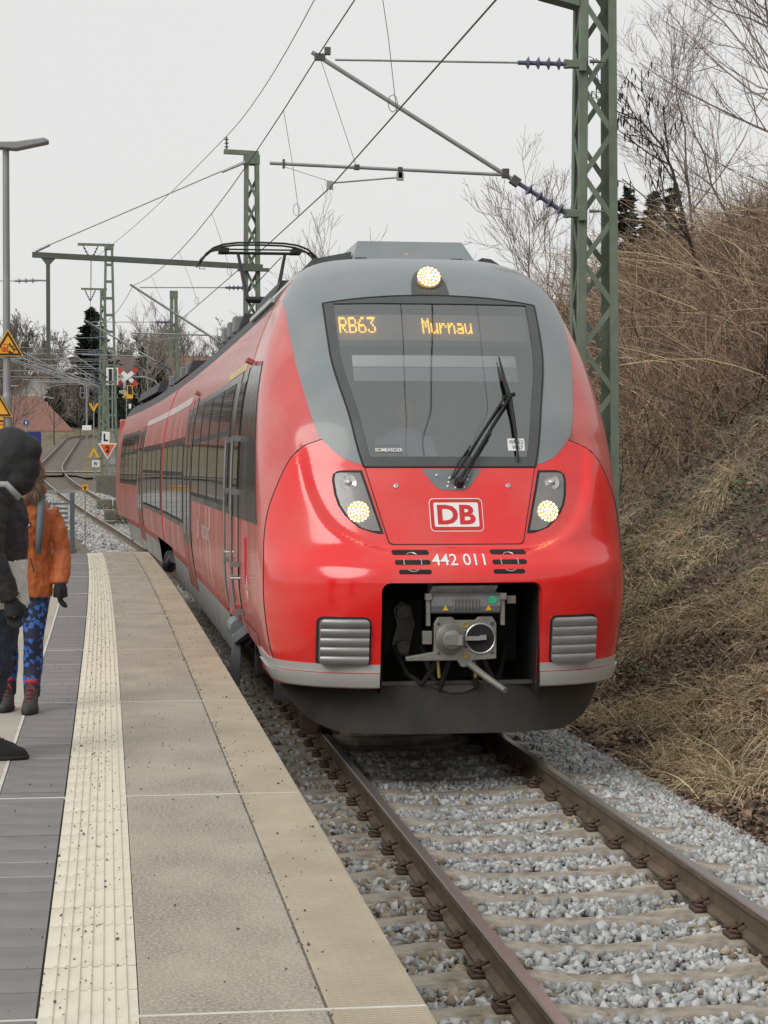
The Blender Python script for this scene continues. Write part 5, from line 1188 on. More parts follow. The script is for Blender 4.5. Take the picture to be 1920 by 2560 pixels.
def tree(name, x, y, H, lean=(0, 0), seed=1, label='', cat='tree', group=None, spread=.55, n=(13, 7, 6), r0=None, mats=('bark', 'twig'), z=None, lo=.25, up=.25, minr=.006, trunk=None, ang=.75):
    rg = np.random.default_rng(seed); z = ground_z(x, y) - .1 if z is None else z
    root = empty(name, (x, y, z), label, cat, group); r0 = r0 or H * .0085
    if trunk is not None: P0 = np.array([trunk], float)
    else: P0 = curved(np.array([[x, y, z]]), unit(np.array([[lean[0], lean[1], 1.]])), np.array([H]), 7, np.array([[0, 0, 0.]]), rg, .025)
    R0 = np.maximum(minr * 1.6, r0 * np.linspace(1, .18, P0.shape[1]))[None]
    v, q = np_tubes(P0, R0, 7); link('trunk', npmesh('trunk', v, q), root, M[mats[0]], True)
    parts = []; P, Rr = P0, R0
    lv = [(n[0], lo, 1., spread, ang, 5), (n[1], .15, 1., .5, .7, 4), (n[2], .1, 1., .5, .65, 4)]
    for li, (m_, a, b, lf, an, k) in enumerate(lv):
        if m_ == 0: break
        P, Rr = children(P, Rr, m_, a, b, lf, an, rg, up, k); Rr = np.maximum(Rr, minr * (1.3, 1, .75)[li]); parts.append(np_tubes(P, Rr, 4 if li == 0 else 3))
    v, q = merge(parts); c = link('crown', npmesh('crown', v, q), root, M[mats[1]]); return root, P
# trees on the slope to the right
tg = 'bare trees on the slope'
hz, HP = tree('hazel_tree', 10.1, 42, 4, label='leaning dark hazel with hanging catkins arching left above the brush', seed=5, group=tg, r0=.055, spread=.38, n=(11, 6, 0), mats=('bark_dark', 'bark_dark'), minr=.008,
     trunk=[(10.35, 42, 5.2), (10.1, 42, 6.3), (9.75, 42, 7.5), (9.45, 42, 8.7), (9.2, 42, 9.25), (8.75, 42, 9.75), (8.2, 42, 9.95)], up=.12)
rg = np.random.default_rng(3); E_ = HP.reshape(-1, 3); E_ = E_[E_[:, 2] > 8.3][:]; E_ = E_[rg.integers(0, len(E_), 170)]
cat_p = np.stack([E_, E_ + [0, 0, -.05], E_ + [0, 0, -.1], E_ + [0, 0, -.15]], 1); v, q = np_tubes(cat_p, np.tile([.006, .016, .016, .006], (170, 1)), 4); link('catkins', npmesh('catkins', v, q), hz, M['bark_dark'])['kind'] = 'stuff'
for k, (x, y, H, ln, sd, lab, sp) in enumerate(((13.9, 46, 7.6, (-.12, 0), 11, 'tall many-branched bare tree at the right edge of the picture', .6), (12.4, 50, 5.6, (-.1, 0), 12, 'bare tree standing left of the tallest one on the slope', .55), (10.9, 47, 4.3, (-.1, 0), 13, 'slim young bare tree between the hazel and the taller trees', .5), (16.2, 52, 8.5, (-.2, 0), 14, 'far bare tree whose twigs enter from the right edge', .65), (11.6, 43, 4.4, (-.45, .0), 15, 'bare tree leaning far to the left over the brush', .5), (14.6, 43.5, 7.8, (-.35, 0), 19, 'bare tree with long arching twigs at the top right corner', .7))):
    tree('bare_tree', x, y, H, ln, sd, lab, group=tg, spread=sp, minr=.0045)
for x, y, H, sd, lab in ((13.6, 76, 6.8, 31, 'bare tree seen just left of the large green mast'), (15.2, 80, 7.0, 32, 'bare tree half hidden behind the large green mast'), (11.6, 84, 5.6, 33, 'low bare tree over the right shoulder of the train roof'), (7.0, 82, 7.6, 34, 'small bare tree top showing behind the roof box'), (5.2, 88, 6.6, 36, 'bare twigs rising behind the train roof near the pantograph')):
    tree('bare_tree', x, y, H, (0, 0), sd, lab, group=tg, minr=.0085, n=(13, 6, 5), mats=('bark', 'twig_far'), z=max(ground_z(x, y), 4.0 if x > 10 else 3.0) - .5 if x > 6 else None)
def conifer(name, x, y, z0, H, R_, seed, label, whorls=26, group=None):
    rg = np.random.default_rng(seed); root = empty(name, (x, y, z0), label, 'tree', group); g = MB(); g.tube([(x, y, z0), (x, y, z0 + H * .98)], [H * .014, .02], 7); g.build('trunk', M['bark_dark'], root)
    B = []; D = []; L = []
    whorls *= 3
    for w in range(whorls):
        t = .04 + .95 * w / whorls; rad = R_ * (1 - t)**.75 * rg.uniform(.6, 1.15) + .12; nb = max(2, int(5 * (1 - t) + 2))
        for k in range(nb):
            a = rg.uniform(0, 2 * np.pi); B.append((x, y, z0 + H * t + rg.uniform(-.1, .1))); D.append((math.cos(a), math.sin(a), rg.uniform(-.32, .02))); L.append(rad * rg.uniform(.7, 1.1))
    B, D, L = np.array(B), unit(np.array(D)), np.array(L); m_ = 14
    t = rg.uniform(.15, 1, (len(B), m_)); P = B[:, None] + D[:, None] * (L[:, None] * t)[..., None]; P[..., 2] += .16 * (t**2) * L[:, None] - .06 + rg.normal(0, H * .008, t.shape)
    s = H * .036 * rg.uniform(.6, 1.2, t.shape)[..., None]; side = unit(np.cross(D, [0, 0, 1.]))[:, None]; dn = np.array([0, 0, -1.])
    j = rg.normal(0, .5, t.shape)[..., None]; d2 = unit(D[:, None] + side * j)
    q0 = P - d2 * s * .5 + side * s * .28; q1 = P + d2 * s; q2 = P - d2 * s * .5 - side * s * .28; q3 = P - d2 * s * .2 + dn * s * .55
    V = np.stack([q0, q1, q2, q3], 2).reshape(-1, 3); n4 = len(V) // 4; b = np.arange(n4)[:, None] * 4; Fq = np.concatenate([b + [0, 1, 2], b + [0, 3, 1]]); link('crown', npmesh('crown', V, Fq), root, M['needle']); return root
conifer('spruce_tree', -4.6, 262, 5.5, 17.6, 6.0, 41, 'tall dark spruce behind the masts at the far left', 34)
conifer('spruce_tree', -9.5, 268, 4.5, 10.5, 3.4, 45, 'shorter dark spruce left of the tall spruce', 24)
conifer('spruce_tree', 2.4, 288, 9, 10.5, 3.3, 42, 'dark conifer over the far houses, left of the slim mast', 26); conifer('spruce_tree', 5.0, 292, 9, 11.2, 2.5, 43, 'narrow dark conifer close to the slim mast', 26)
conifer('spruce_tree', -1.3, 270, 4.0, 9.5, 4.6, 46, 'low dark conifer behind the level crossing cross', 22)
for x, y, z, H, r_, sd, lab in ((16.6, 73, 6.5, 6.4, 1.5, 51, 'dark conifer just right of the large green mast'), (18.2, 75, 6.5, 6.5, 1.4, 52, 'dark conifer top second from the large green mast'), (19.6, 77, 6.5, 6.9, 1.4, 53, 'dark conifer top farthest right above the brush')): conifer('conifer', x, y, z, H, r_, sd, lab, 20, group='conifers behind the brush')
conifer('conifer', 13.9, 60, 7.4, 2.4, .9, 54, 'small rounded evergreen among the brush right of the large mast', 14)
# bare trees round the far village
for k, (x, y, H, sd, lab) in enumerate(((-10.5, 172, 7.0, 61, 'broad bare tree before the red roof on the far left'), (-7.9, 205, 8, 62, 'bare tree standing over the right end of the red roof'), (-12.6, 160, 6, 63, 'bushy bare tree behind the warning triangle'), (.4, 150, 8.5, 64, 'pale birch beside the red and white cross'), (-14.5, 215, 8, 66, 'bare tree farthest left in the village'), (4.5, 190, 8.5, 67, 'bare tree over the middle of the train roof'), (-5.8, 235, 6, 68, 'small bare tree below the tall spruce'))):
    tree('bare_tree', x, y, H, (0, 0), sd, lab, group='bare trees round the village', minr=.014, n=(15, 8, 6), spread=.58, mats=('bark_pale', 'bark_pale') if 'pale' in lab else ('bark_dark', 'twig_far'), lo=.15)
# wooded ridge
parts = []; rg = np.random.default_rng(77)
for k in range(70):
    x = rg.uniform(-75, 60); y = rg.uniform(315, 400); z = ground_z(x, y); H = rg.uniform(7, 11)
    P0 = curved(np.array([[x, y, z]]), np.array([[0, 0, 1.]]), np.array([H]), 5, np.zeros((1, 3)), rg, .03); R0 = np.array([[.2, .16, .12, .1, .06]]); parts.append(np_tubes(P0, R0, 4)); P, Rr = P0, R0
    for n_, lf in ((14, .5), (9, .5), (5, .5)): P, Rr = children(P, Rr, n_, .1, 1, lf, .7, rg, .2, 3); Rr = np.maximum(Rr, .035); parts.append(np_tubes(P, Rr, 3))
v, q = merge(parts); o = link('wood', npmesh('wood', v, q), None, M['twig_far']); props(o, 'bare brown wood along the far ridge behind the village', 'wood', kind='stuff')
# brush on the slope
rg = np.random.default_rng(8); n = 7800; Y = 29 + 46 * rg.random(n)**1.15; X = (.175 + .235 * rg.random(n)) * Y - 2.4
ok = (X > 4.6) & (X - clv(Y) > 5.2 + rg.normal(0, .5, n)); X, Y = X[ok], Y[ok]; Z = gzv(X, Y) - .05; B = np.stack([X, Y, Z], 1)
d = unit(np.stack([rg.normal(-.08, .62, len(X)), rg.normal(-.05, .5, len(X)), np.full(len(X), 1.)], 1)); L = rg.uniform(.6, 2.0, len(X)) * rg.choice([.7, 1, 1, 1.25], len(X)); bend = np.stack([rg.normal(-.04, .38, len(X)), rg.normal(0, .3, len(X)), rg.normal(-.18, .25, len(X))], 1)
P = curved(B, d, L, 5, bend, rg, .06); Rr = (rg.uniform(.005, .018, len(X))[:, None]) * np.linspace(1, .35, 5)[None]; parts = [np_tubes(P, Rr, 3)]
Q, R2 = children(P, Rr, 4, .2, 1, .45, .85, rg, .05, 3, .7, .09); R2 = np.maximum(R2, .0042); parts.append(np_tubes(Q, R2, 3))
v, q = merge(parts); o = link('brushwood', npmesh('brushwood', v, q), None, M['brush']); props(o, 'dense thicket of leafless brown brushwood covering the upper slope', 'brushwood', kind='stuff')
k = 420; idx = rg.integers(0, len(B), k); L = rg.uniform(1.4, 3.2, k); d = unit(np.stack([rg.normal(-.5, .6, k), rg.normal(0, .5, k), rg.uniform(.5, 1.1, k)], 1)); bend = np.stack([rg.normal(-.3, .3, k), rg.normal(0, .3, k), rg.uniform(-.5, 0, k)], 1)
P = curved(B[idx], d, L, 7, bend, rg, .02); v, q = np_tubes(P, rg.uniform(.007, .012, k)[:, None] * np.linspace(1, .45, 7)[None], 3); o = link('pale_shoots', npmesh('pale_shoots', v, q), None, M['straw']); props(o, 'long pale arching shoots among the brown brushwood', 'shoots', kind='stuff')
# arching pale shoots and dead stalks lower down
n = 1100; Y = rg.uniform(15, 40, n); X = (.20 + .2 * rg.random(n)) * Y - 2.2; ok = X > 3.0; X, Y = X[ok], Y[ok]; B = np.stack([X, Y, gzv(X, Y)], 1); d = unit(np.stack([rg.normal(-.3, .6, len(X)), rg.normal(0, .5, len(X)), np.full(len(X), .8)], 1)); L = rg.uniform(.35, 1.3, len(X)); bend = np.stack([rg.normal(-.2, .3, len(X)), rg.normal(0, .3, len(X)), rg.uniform(-.7, .1, len(X))], 1)
P = curved(B, d, L, 6, bend, rg, .03); v, q = np_tubes(P, rg.uniform(.003, .006, len(X))[:, None] * np.linspace(1, .5, 6)[None], 3); o = link('dead_stalks', npmesh('dead_stalks', v, q), None, M['brush']); props(o, 'scattered dead stalks and bramble shoots on the lower slope', 'stalks', kind='stuff')
# dry grass: drooping blades in tufts
def blades(B, d, L, w, rg, droop, k=5):
    N = len(B); t = np.linspace(0, 1, k)[None, :, None]; P = B[:, None] + d[:, None] * (L[:, None, None] * t); P[..., 2] -= (droop[:, None] * (t[..., 0]**2) * L[:, None]); s = unit(np.cross(d, [0, 0, 1.]) + rg.normal(0, .3, d.shape))[:, None]
    ww = (w[:, None, None] * (1 - .85 * t)); V = np.stack([P - s * ww, P + s * ww], 2).reshape(-1, 3); i, j = np.meshgrid(np.arange(N), np.arange(k - 1), indexing='ij'); b = i * k * 2 + j * 2; return V, np.stack([b, b + 1, b + 3, b + 2], -1).reshape(-1, 4)
def tufts(nt, per, ys_, xs_, Lr, rg, keep=lambda x, y: True):
    Y = rg.uniform(*ys_, nt); X = xs_(Y, rg.random(nt)); ok = np.array([keep(a, b) for a, b in zip(X, Y)]); X, Y = X[ok], Y[ok]; X = np.repeat(X, per) + rg.normal(0, .11, len(X) * per); Y = np.repeat(Y, per) + rg.normal(0, .13, len(Y) * per); lx, ly = (np.repeat(rg.normal(0, .35, len(ok[ok])), per) for _ in (0, 1))
    B = np.stack([X, Y, gzv(X, Y) - .01], 1); d = unit(np.stack([rg.normal(-.5, .42, len(X)) + lx, rg.normal(-.2, .45, len(X)) + ly, rg.uniform(.35, 1.1, len(X))], 1)); L = rg.uniform(*Lr, len(X)); return blades(B, d, L, rg.uniform(.0026, .006, len(X)), rg, rg.uniform(.3, 1.1, len(X)))
v, q = tufts(520, 52, (13.5, 27), lambda y, u: 2.0 + u**1.1 * (.16 * y - .4), (.22, .66), rg, lambda x, y: math.sin(x * 2.4 + y * 1.7) + math.sin(y * 1.1 - x * 1.6) + .5 * math.sin(3.3 * x) > -.15)
v2, q2 = tufts(260, 26, (26, 40), lambda y, u: (.2 + .15 * u) * y - 2.2, (.2, .5), rg); v, q = merge([(v, q), (v2, q2)])
o = link('dry_grass', npmesh('dry_grass', v, q), None, M['straw']); props(o, 'straw-coloured dry grass lying in tufts along the foot of the slope', 'grass', kind='stuff')
v, q = tufts(1500, 10, (40, 112), lambda y, u: clv(y) - 9 + u * 14, (.2, .5), rg, lambda x, y: abs(x - cl(y)) > 2.3); o = link('dry_grass', npmesh('dry_grass_far', v, q), None, M['straw']); props(o, 'pale winter grass on the banks beyond the platform end', 'grass', kind='stuff')
# fallen leaves, ivy and bramble leaves
def leaves(X, Y, s, rg, lift=.02):
    N = len(X); c = np.stack([X, Y, gzv(X, Y) + rg.uniform(0, lift, N)], 1); a = unit(rg.normal(size=(N, 3)) * [1, 1, .45]); b = unit(np.cross(a, rg.normal(size=(N, 3)) * .4 + [0, 0, 1.])); s = s[:, None]
    V = np.stack([c - a * s, c + b * s * .55, c + a * s, c - b * s * .55 + [0, 0, .004]], 1).reshape(-1, 3); return V, np.arange(N * 4).reshape(-1, 4)
n = 60000; Y = 13 + 27 * rg.random(n)**1.1; X = np.where(rg.random(n) < .35, 1.85 + rg.random(n) * 2.5, (.17 + .22 * rg.random(n)) * Y - 2.0); ok = X > 1.8; v, q = leaves(X[ok], Y[ok], rg.uniform(.016, .046, ok.sum()), rg, .06)
o = link('leaf_litter', npmesh('leaf_litter', v, q), None, M['leaf_brown']); props(o, 'brown fallen leaves and litter strewn over the slope', 'leaf litter', kind='stuff')
n = 9000; Y = rg.normal(25.5, 2.6, n); X = (.20 + .19 * rg.random(n)) * Y - 2.1; ok = (X > 2.9) & (np.sin(X * 3.1 + Y * 2.3) + np.sin(Y * 1.9 - X * 1.4) > -.2); v, q = leaves(X[ok], Y[ok], rg.uniform(.018, .04, ok.sum()), rg, .22)
o = link('ivy', npmesh('ivy', v, q), None, M['leaf_green']); props(o, 'low dark green ivy and bramble leaves in the middle of the slope', 'ground cover', kind='stuff')
n = 2500; Y = rg.normal(76, 1.0, n); X = rg.normal(-1.2, .8, n); v, q = leaves(X, Y, rg.uniform(.03, .07, n), rg, 1.0); o = link('bramble', npmesh('bramble', v, q), None, M['leaf_brown']); props(o, 'tangled brambles over the old stone wall', 'bramble', kind='stuff')
# unseen thickets added out of the frame for the paint and windows to mirror
def thicket(name, n, xr_, yr_, hr_, label, sd):
    rg = np.random.default_rng(sd); X, Y = rg.uniform(*xr_, n), rg.uniform(*yr_, n); B = np.stack([X, Y, gzv(X, Y) - .1], 1); d = unit(np.stack([rg.normal(0, .3, n), rg.normal(0, .3, n), np.ones(n)], 1)); P = curved(B, d, rg.uniform(*hr_, n), 5, np.zeros((n, 3)), rg, .05); Rr = np.full(n, .03)[:, None] * np.linspace(1, .4, 5)[None]; parts = [np_tubes(P, Rr, 3)]; Q, R2 = children(P, Rr, 9, .1, 1, .45, .7, rg, .1, 3); parts.append(np_tubes(Q, np.maximum(R2, .018), 3)); v, q = merge(parts); o = link(name, npmesh(name, v, q), None, M['bark_dark']); props(o, label, 'thicket', kind='stuff')
thicket('thicket', 1500, (-17, -10.5), (52, 135), (2, 4.5), 'unseen dark thicket left of the line, added for the train windows to mirror', 91); thicket('thicket', 1400, (-45, 40), (-60, -48), (3, 7), 'unseen row of bare bushes behind the viewer, added for the train paint to mirror', 92)
# far houses
M['render'] = mat('render', (.45, .43, .40), .9, var=.08); M['tile_red'] = mat('tile_red', (.235, .12, .095), .9, var=.2, scale=3, stretch=(1, 1, 4)); M['tile_brown'] = mat('tile_brown', (.12, .09, .08), .9, var=.2, scale=3); M['timber'] = mat('timber', (.09, .055, .04), .9, var=.2); M['win_dark'] = mat('win_dark', (.03, .035, .04), .15)
M['wall_red'] = mat('wall_red', (.30, .17, .14), .9, var=.1)
def house(x, y, z, w, d, h, rh, label, wallm='render', roofm='tile_red', rz=0, ov=.7, wins=3, gable=False, hip=0):
    r = empty('house', (x, y, z), label, 'house', 'far houses'); c, s = math.cos(rz), math.sin(rz); T = lambda a, b, e: (x + a * c - b * s, y + a * s + b * c, z + e)
    g = MB(); a, b = w / 2, d / 2
    if hip: g.box(T(0, 0, h / 2), (w, d, h), rz)
    elif gable: g.prism([T(-a, -b, 0), T(a, -b, 0), T(a, -b, h), T(0, -b, h + rh * .95), T(-a, -b, h)], Vector(T(0, b, 0)) - Vector(T(0, -b, 0)))
    else: g.prism([T(-a, -b, 0), T(-a, b, 0), T(-a, b, h), T(-a, 0, h + rh * .95), T(-a, -b, h)], Vector(T(a, 0, 0)) - Vector(T(-a, 0, 0)))
    g.build('wall', M[wallm], r); g = MB(); e = h - ov * rh / (a if gable else b)
    for sg in (-1, 1):
        if gable: P = [T(sg * (a + ov), -b - ov, e), T(sg * (a + ov), b + ov, e), T(0, b + ov, h + rh), T(0, -b - ov, h + rh)]
        else: P = [T(-a - ov, sg * (b + ov), e), T(a + ov, sg * (b + ov), e), T(a + ov - hip, 0, h + rh), T(-a - ov + hip, 0, h + rh)]
        g.prism(P, (0, 0, .25))
    if hip:
        for sg in (-1, 1): g.prism([T(sg * (a + ov), -b - ov, e), T(sg * (a + ov), b + ov, e), T(sg * (a + ov - hip), 0, h + rh)], (0, 0, .25))
    rf_ = g.build('roof', M[roofm], r); g = MB(); g.box(T(w * .2, .4, h + rh * .8), (.8, .8, 1.6), rz); g.build('chimney', M['tile_red'], rf_)
    for k in range(wins):
        for e in ([h * .35, h * .78] if h > 4 else [h * .55]):
            p_ = T(-a + w * (k + .5) / wins, -b - .03, e); f = MB().box(p_, (1.5, .12, 1.5), rz).build('window', M['white'], r); q_ = T(-a + w * (k + .5) / wins, -b - .10, e); MB().box(q_, (1.2, .08, 1.2), rz).build('pane', M['win_dark'], f)
    return r
house(-13.5, 258, 4.5, 12, 10, 2.6, 3.9, 'long low building with a salmon red roof at the far left', 'render', 'tile_red', wins=4, hip=4.2); house(-21, 300, 9.5, 11, 10, 5.0, 3.6, 'brown chalet with wide roof behind the warning triangle', 'timber', 'tile_brown', gable=True, rz=.3); house(-12.5, 285, 9, 7, 8, 3.2, 3.0, 'small white gabled house with orange roof left of the spruces', 'render', 'tile_red', gable=True)
house(3.6, 312, 12.2, 13, 9, 3.8, 3.0, 'pale house with dark roof right of the tall ladder mast', 'render', 'tile_brown'); house(9.5, 300, 11.5, 9, 9, 3.8, 3.0, 'red-roofed house showing just above the train roof', 'render', 'tile_red'); house(-2.8, 305, 12.4, 6, 8, 3.4, 2.4, 'house with a red gable beside the masts', 'render', 'tile_red', gable=True)
house(-25, 118, 1.0, 12, 9, 4.5, 3.8, 'orange-roofed house left of the line, mirrored in the train windows', 'render', 'tile_red', rz=.3); house(14, 318, 12.5, 10, 9, 4, 3, 'far house with a grey roof over the middle of the train', 'render', 'tile_brown')
# ------------------------------------------------------------------ people
M['skin'] = mat('skin', (.52, .31, .23), .5, var=.08, scale=10)
M['jacket_black'] = mat('jacket_black', (.016, .016, .018), .7, var=.3, scale=9, bump=.15, bscale=160)
M['jacket_white'] = mat('jacket_white', (.55, .53, .49), .8, var=.1, scale=9, bump=.3, bscale=60)
M['jeans'] = mat('jeans', (.014, .019, .032), .85, var=.35, scale=10, bump=.4, bscale=140)
M['jacket_orange'] = mat('jacket_orange', (.40, .10, .025), .65, var=.12, scale=7, bump=.25, bscale=60)
M['glove'] = mat('glove', (.012, .012, .013), .85, var=.2)
M['boot'] = mat('boot', (.05, .048, .046), .75, var=.3, scale=20); M['sole'] = mat('sole', (.02, .02, .02), .8); M['lace'] = mat('lace', (.42, .03, .06), .7)
M['hair'] = mat('hair', (.15, .075, .04), .6, var=.45, scale=25, stretch=(1, 1, .2), col2=(.24, .15, .09), bump=.8, bscale=80)
M['fur'] = mat('fur', (.16, .105, .065), .9, var=.5, scale=30, col2=(.34, .25, .17), bump=1, bscale=90)
M['strap'] = mat('strap', (.10, .13, .15), .7, var=.15); M['piping'] = mat('piping', (.33, .34, .34), .6); M['shirt'] = mat('shirt', (.5, .52, .55), .8)
# printed leggings: blue angular shapes on navy
lg = mat('leggings', (.012, .018, .05), .7, var=.2, scale=8); nt = lg.node_tree; N_ = nt.nodes; tc = N_.new('ShaderNodeTexCoord'); vo = N_.new('ShaderNodeTexVoronoi'); vo.distance = 'MANHATTAN'; vo.inputs['Scale'].default_value = 27; mp = N_.new('ShaderNodeMapping'); mp.inputs['Rotation'].default_value = (.4, .3, .7); nt.links.new(tc.outputs['Object'], mp.inputs[0]); nt.links.new(mp.outputs[0], vo.inputs['Vector'])
sep = N_.new('ShaderNodeSeparateColor'); nt.links.new(vo.outputs['Color'], sep.inputs[0]); gt = N_.new('ShaderNodeMath'); gt.operation = 'GREATER_THAN'; gt.inputs[1].default_value = .30; nt.links.new(sep.outputs[0], gt.inputs[0]); lt = N_.new('ShaderNodeMath'); lt.operation = 'LESS_THAN'; lt.inputs[1].default_value = .75; nt.links.new(vo.outputs['Distance'], lt.inputs[0]); mu = N_.new('ShaderNodeMath'); mu.operation = 'MULTIPLY'; nt.links.new(gt.outputs[0], mu.inputs[0]); nt.links.new(lt.outputs[0], mu.inputs[1])
mxl = N_.new('ShaderNodeMixRGB'); mxl.inputs['Color1'].default_value = (.010, .014, .04, 1); mxl.inputs['Color2'].default_value = (.035, .12, .42, 1); nt.links.new(mu.outputs[0], mxl.inputs[0]); nt.links.new(mxl.outputs[0], N_['Principled BSDF'].inputs['Base Color']); M['leggings'] = lg
dtex = bpy.data.textures.new('folds', 'CLOUDS'); dtex.noise_scale = .055; dtex.noise_depth = 2
def ell(g, c, r, n=12, m=10):
    rows = [[(c[0] + r[0] * math.sin(math.pi * i / m) * math.cos(2 * math.pi * j / n), c[1] + r[1] * math.sin(math.pi * i / m) * math.sin(2 * math.pi * j / n), c[2] - r[2] * math.cos(math.pi * i / m)) for j in range(n + 1)] for i in range(m + 1)]; g.grid(rows)
def stack(g, secs, n=18):
    """closed body from horizontal ellipses (x, y, z, rx, ry)"""
    V = [(x + rx * math.cos(2 * math.pi * k / n), y + ry * math.sin(2 * math.pi * k / n), z) for x, y, z, rx, ry in secs for k in range(n)]
    F = [(i * n + k, i * n + (k + 1) % n, (i + 1) * n + (k + 1) % n, (i + 1) * n + k) for i in range(len(secs) - 1) for k in range(n)] + [tuple(range(n))[::-1], tuple(range((len(secs) - 1) * n, len(secs) * n))]
    g.add(V, F)
def hand(g, w, d, s=1, k=1.0, curl=.5):
    """palm and five bent fingers, wrist w, pointing along d (mostly down); s = +1 thumb towards +x"""
    w, d = Vector(w), Vector(d).normalized(); ax = Vector((0, -1, 0)); sd = d.cross(ax).normalized(); fwd = sd.cross(d).normalized()
    g.tube([w, w + d * .04, w + d * .095], [.026 * k, .034 * k, .036 * k], 10)
    for i, L in enumerate((.072, .082, .076, .06)):
        b = w + d * .085 + fwd * ((1.5 - i) * -.019 * -1); q1 = b + d * L * .5; q2 = q1 + (d * .8 + sd * curl * s) * L * .35; q3 = q2 + (d * .4 + sd * curl * 1.4 * s) * L * .3; g.tube([b, q1, q2, q3], [.0105 * k, .0105 * k, .0098 * k, .008 * k], 8)
    b = w + d * .03 + fwd * .026; g.tube([b, b + fwd * .03 + d * .025, b + fwd * .04 + d * .06, b + fwd * .038 + d * .085], [.013 * k, .012 * k, .0105 * k, .008 * k], 8)
def head(g, z, y=0, turn=0):
    c, s = math.cos(turn), math.sin(turn); T = lambda a, b, e: (a * c - b * s, y + a * s + b * c, z + e)
    ell(g, T(0, .012, .02), (.076, .094, .112), 18, 14); ell(g, T(0, -.03, -.055), (.055, .062, .062)); ell(g, T(0, -.095, -.012), (.014, .022, .026)); ell(g, T(0, -.085, .028), (.05, .02, .012)); ell(g, T(0, -.083, -.055), (.024, .014, .009)); ell(g, T(0, -.07, -.09), (.024, .02, .016))
    for sx in (-1, 1): ell(g, T(sx * .078, .01, -.005), (.01, .02, .03)); ell(g, T(sx * .04, -.06, -.03), (.026, .026, .026))
    return T
def flesh(name, g, m, parent, voxel=.011, smooth=3, fold=0, mw=None):
    o = g.build(name + '_raw', None, None); r = o.modifiers.new('r', 'REMESH'); r.mode = 'VOXEL'; r.voxel_size = voxel; s = o.modifiers.new('s', 'SMOOTH'); s.iterations = smooth; s.factor = .5
    if fold: d = o.modifiers.new('d', 'DISPLACE'); d.texture = dtex; d.strength = fold; d.mid_level = .5; d.texture_coords = 'LOCAL'
    me = bpy.data.meshes.new_from_object(o.evaluated_get(bpy.context.evaluated_depsgraph_get())); bpy.data.objects.remove(o); me.name = name
    p = bpy.data.objects.new(name, me); COL.objects.link(p); me.materials.clear(); me.materials.append(M[m]); me.shade_smooth(); p.parent = parent; return p
def plain(name, g, m, parent, smooth=True): p = link(name, g.mesh(name), None, M[m], smooth); p.parent = parent; return p
def legs_secs(hipx, foot, t=1.0, knee_y=-.02, sc=1.0):
    hx, fx, fy = hipx, foot[0], foot[1]
    return [(fx, fy + .02, .10, .052 * t, .058 * t), (fx, fy + .025, .22, .058 * t, .066 * t), ((fx * .8 + hx * .2), fy * .6 + .03, .34, .066 * t, .075 * t), ((fx + hx) / 2, fy * .5 + knee_y, .49, .064 * t, .072 * t), ((fx * .35 + hx * .65), fy * .3 - .005, .64, .08 * t, .088 * t), (hx, 0, .80, .092 * t, .105 * t), (hx * .85, .005, .92, .10 * t, .115 * t)]
def shoe(parent, fx, fy, high=.14, lace='lace', L=.27, rot=0, mat_='boot'):
    g = MB(); stack(g, [(fx, fy - .05, .012, .046, L / 2), (fx, fy - .05, .035, .05, L / 2 + .005), (fx, fy - .045, .06, .047, L / 2 - .01), (fx, fy - .02, .085, .045, .10), (fx, fy + .01, .11, .044, .07), (fx, fy + .02, high, .048, .062)], 18); flesh('shoe', g, mat_, parent, .008, 2)
    g = MB(); stack(g, [(fx, fy - .05, 0, .048, L / 2 + .004), (fx, fy - .05, .024, .054, L / 2 + .012)], 20); plain('sole', g, 'sole', parent)
    g = MB()
    for k in range(5): z = .075 + k * (high - .07) / 5; y = fy - .115 + k * .018; g.tube([(fx - .026, y + .02, z - .004), (fx, y - .004, z + .014), (fx + .026, y + .02, z - .004)], .0035, 5)
    g.tube([(fx, fy - .045, high - .01), (fx + .03, fy - .075, high - .03), (fx + .04, fy - .08, high - .06)], .003, 4); plain('laces', g, lace, parent)
def rootp(x, y, rz, label): 
    o = empty('person', (x, y, PZ), label, 'person', None, rz); return o
# --- figure in the black hooded jacket, turned to the right
A = rootp(-3.225, 10.95, R(92), 'person in a black hooded jacket and dark jeans, cropped by the left edge')
g = MB(); T = head(g, 1.60, -.10); g.tube([(0, .0, 1.42), (0, -.07, 1.54)], .055, 12); stack(g, [(0, 0, .86, .14, .10), (0, 0, 1.05, .135, .10), (0, 0, 1.25, .16, .11), (0, 0, 1.38, .17, .09), (0, 0, 1.45, .08, .06)])
for sx in (-1, 1):
    g.tube([(sx * .17, 0, 1.38), (sx * .235, .02, 1.12), (sx * .25, -.07, .86)], [.05, .042, .03], 10); hand(g, (sx * .25, -.075, .875), (0, -.12, -1), -sx, .75); stack(g, [(a, b, c, d * .9, e * .9) for a, b, c, d, e in legs_secs(sx * .095, (sx * .10, .11 if sx > 0 else .06))]); g.tube([(sx * .10, .10, .05), (sx * .10, -.02, .035)], [.035, .03], 8)
flesh('body', g, 'skin', A, .011, 2)
for sx, fy in ((-1, -.02), (1, .06)): pass
g = MB(); stack(g, legs_secs(-.095, (-.10, .06), 1.22)); stack(g, legs_secs(.095, (.10, .11), 1.22)); stack(g, [(0, 0, .78, .18, .14), (0, 0, .9, .19, .145), (0, 0, 1.0, .18, .14)]); flesh('jeans', g, 'jeans', A, .010, 3, .038)
g = MB(); stack(g, [(0, 0, 1.06, .215, .155), (0, 0, 1.15, .215, .16), (0, 0, 1.3, .22, .165), (0, .005, 1.4, .205, .14), (0, .01, 1.46, .14, .10), (0, .0, 1.5, .10, .09)])
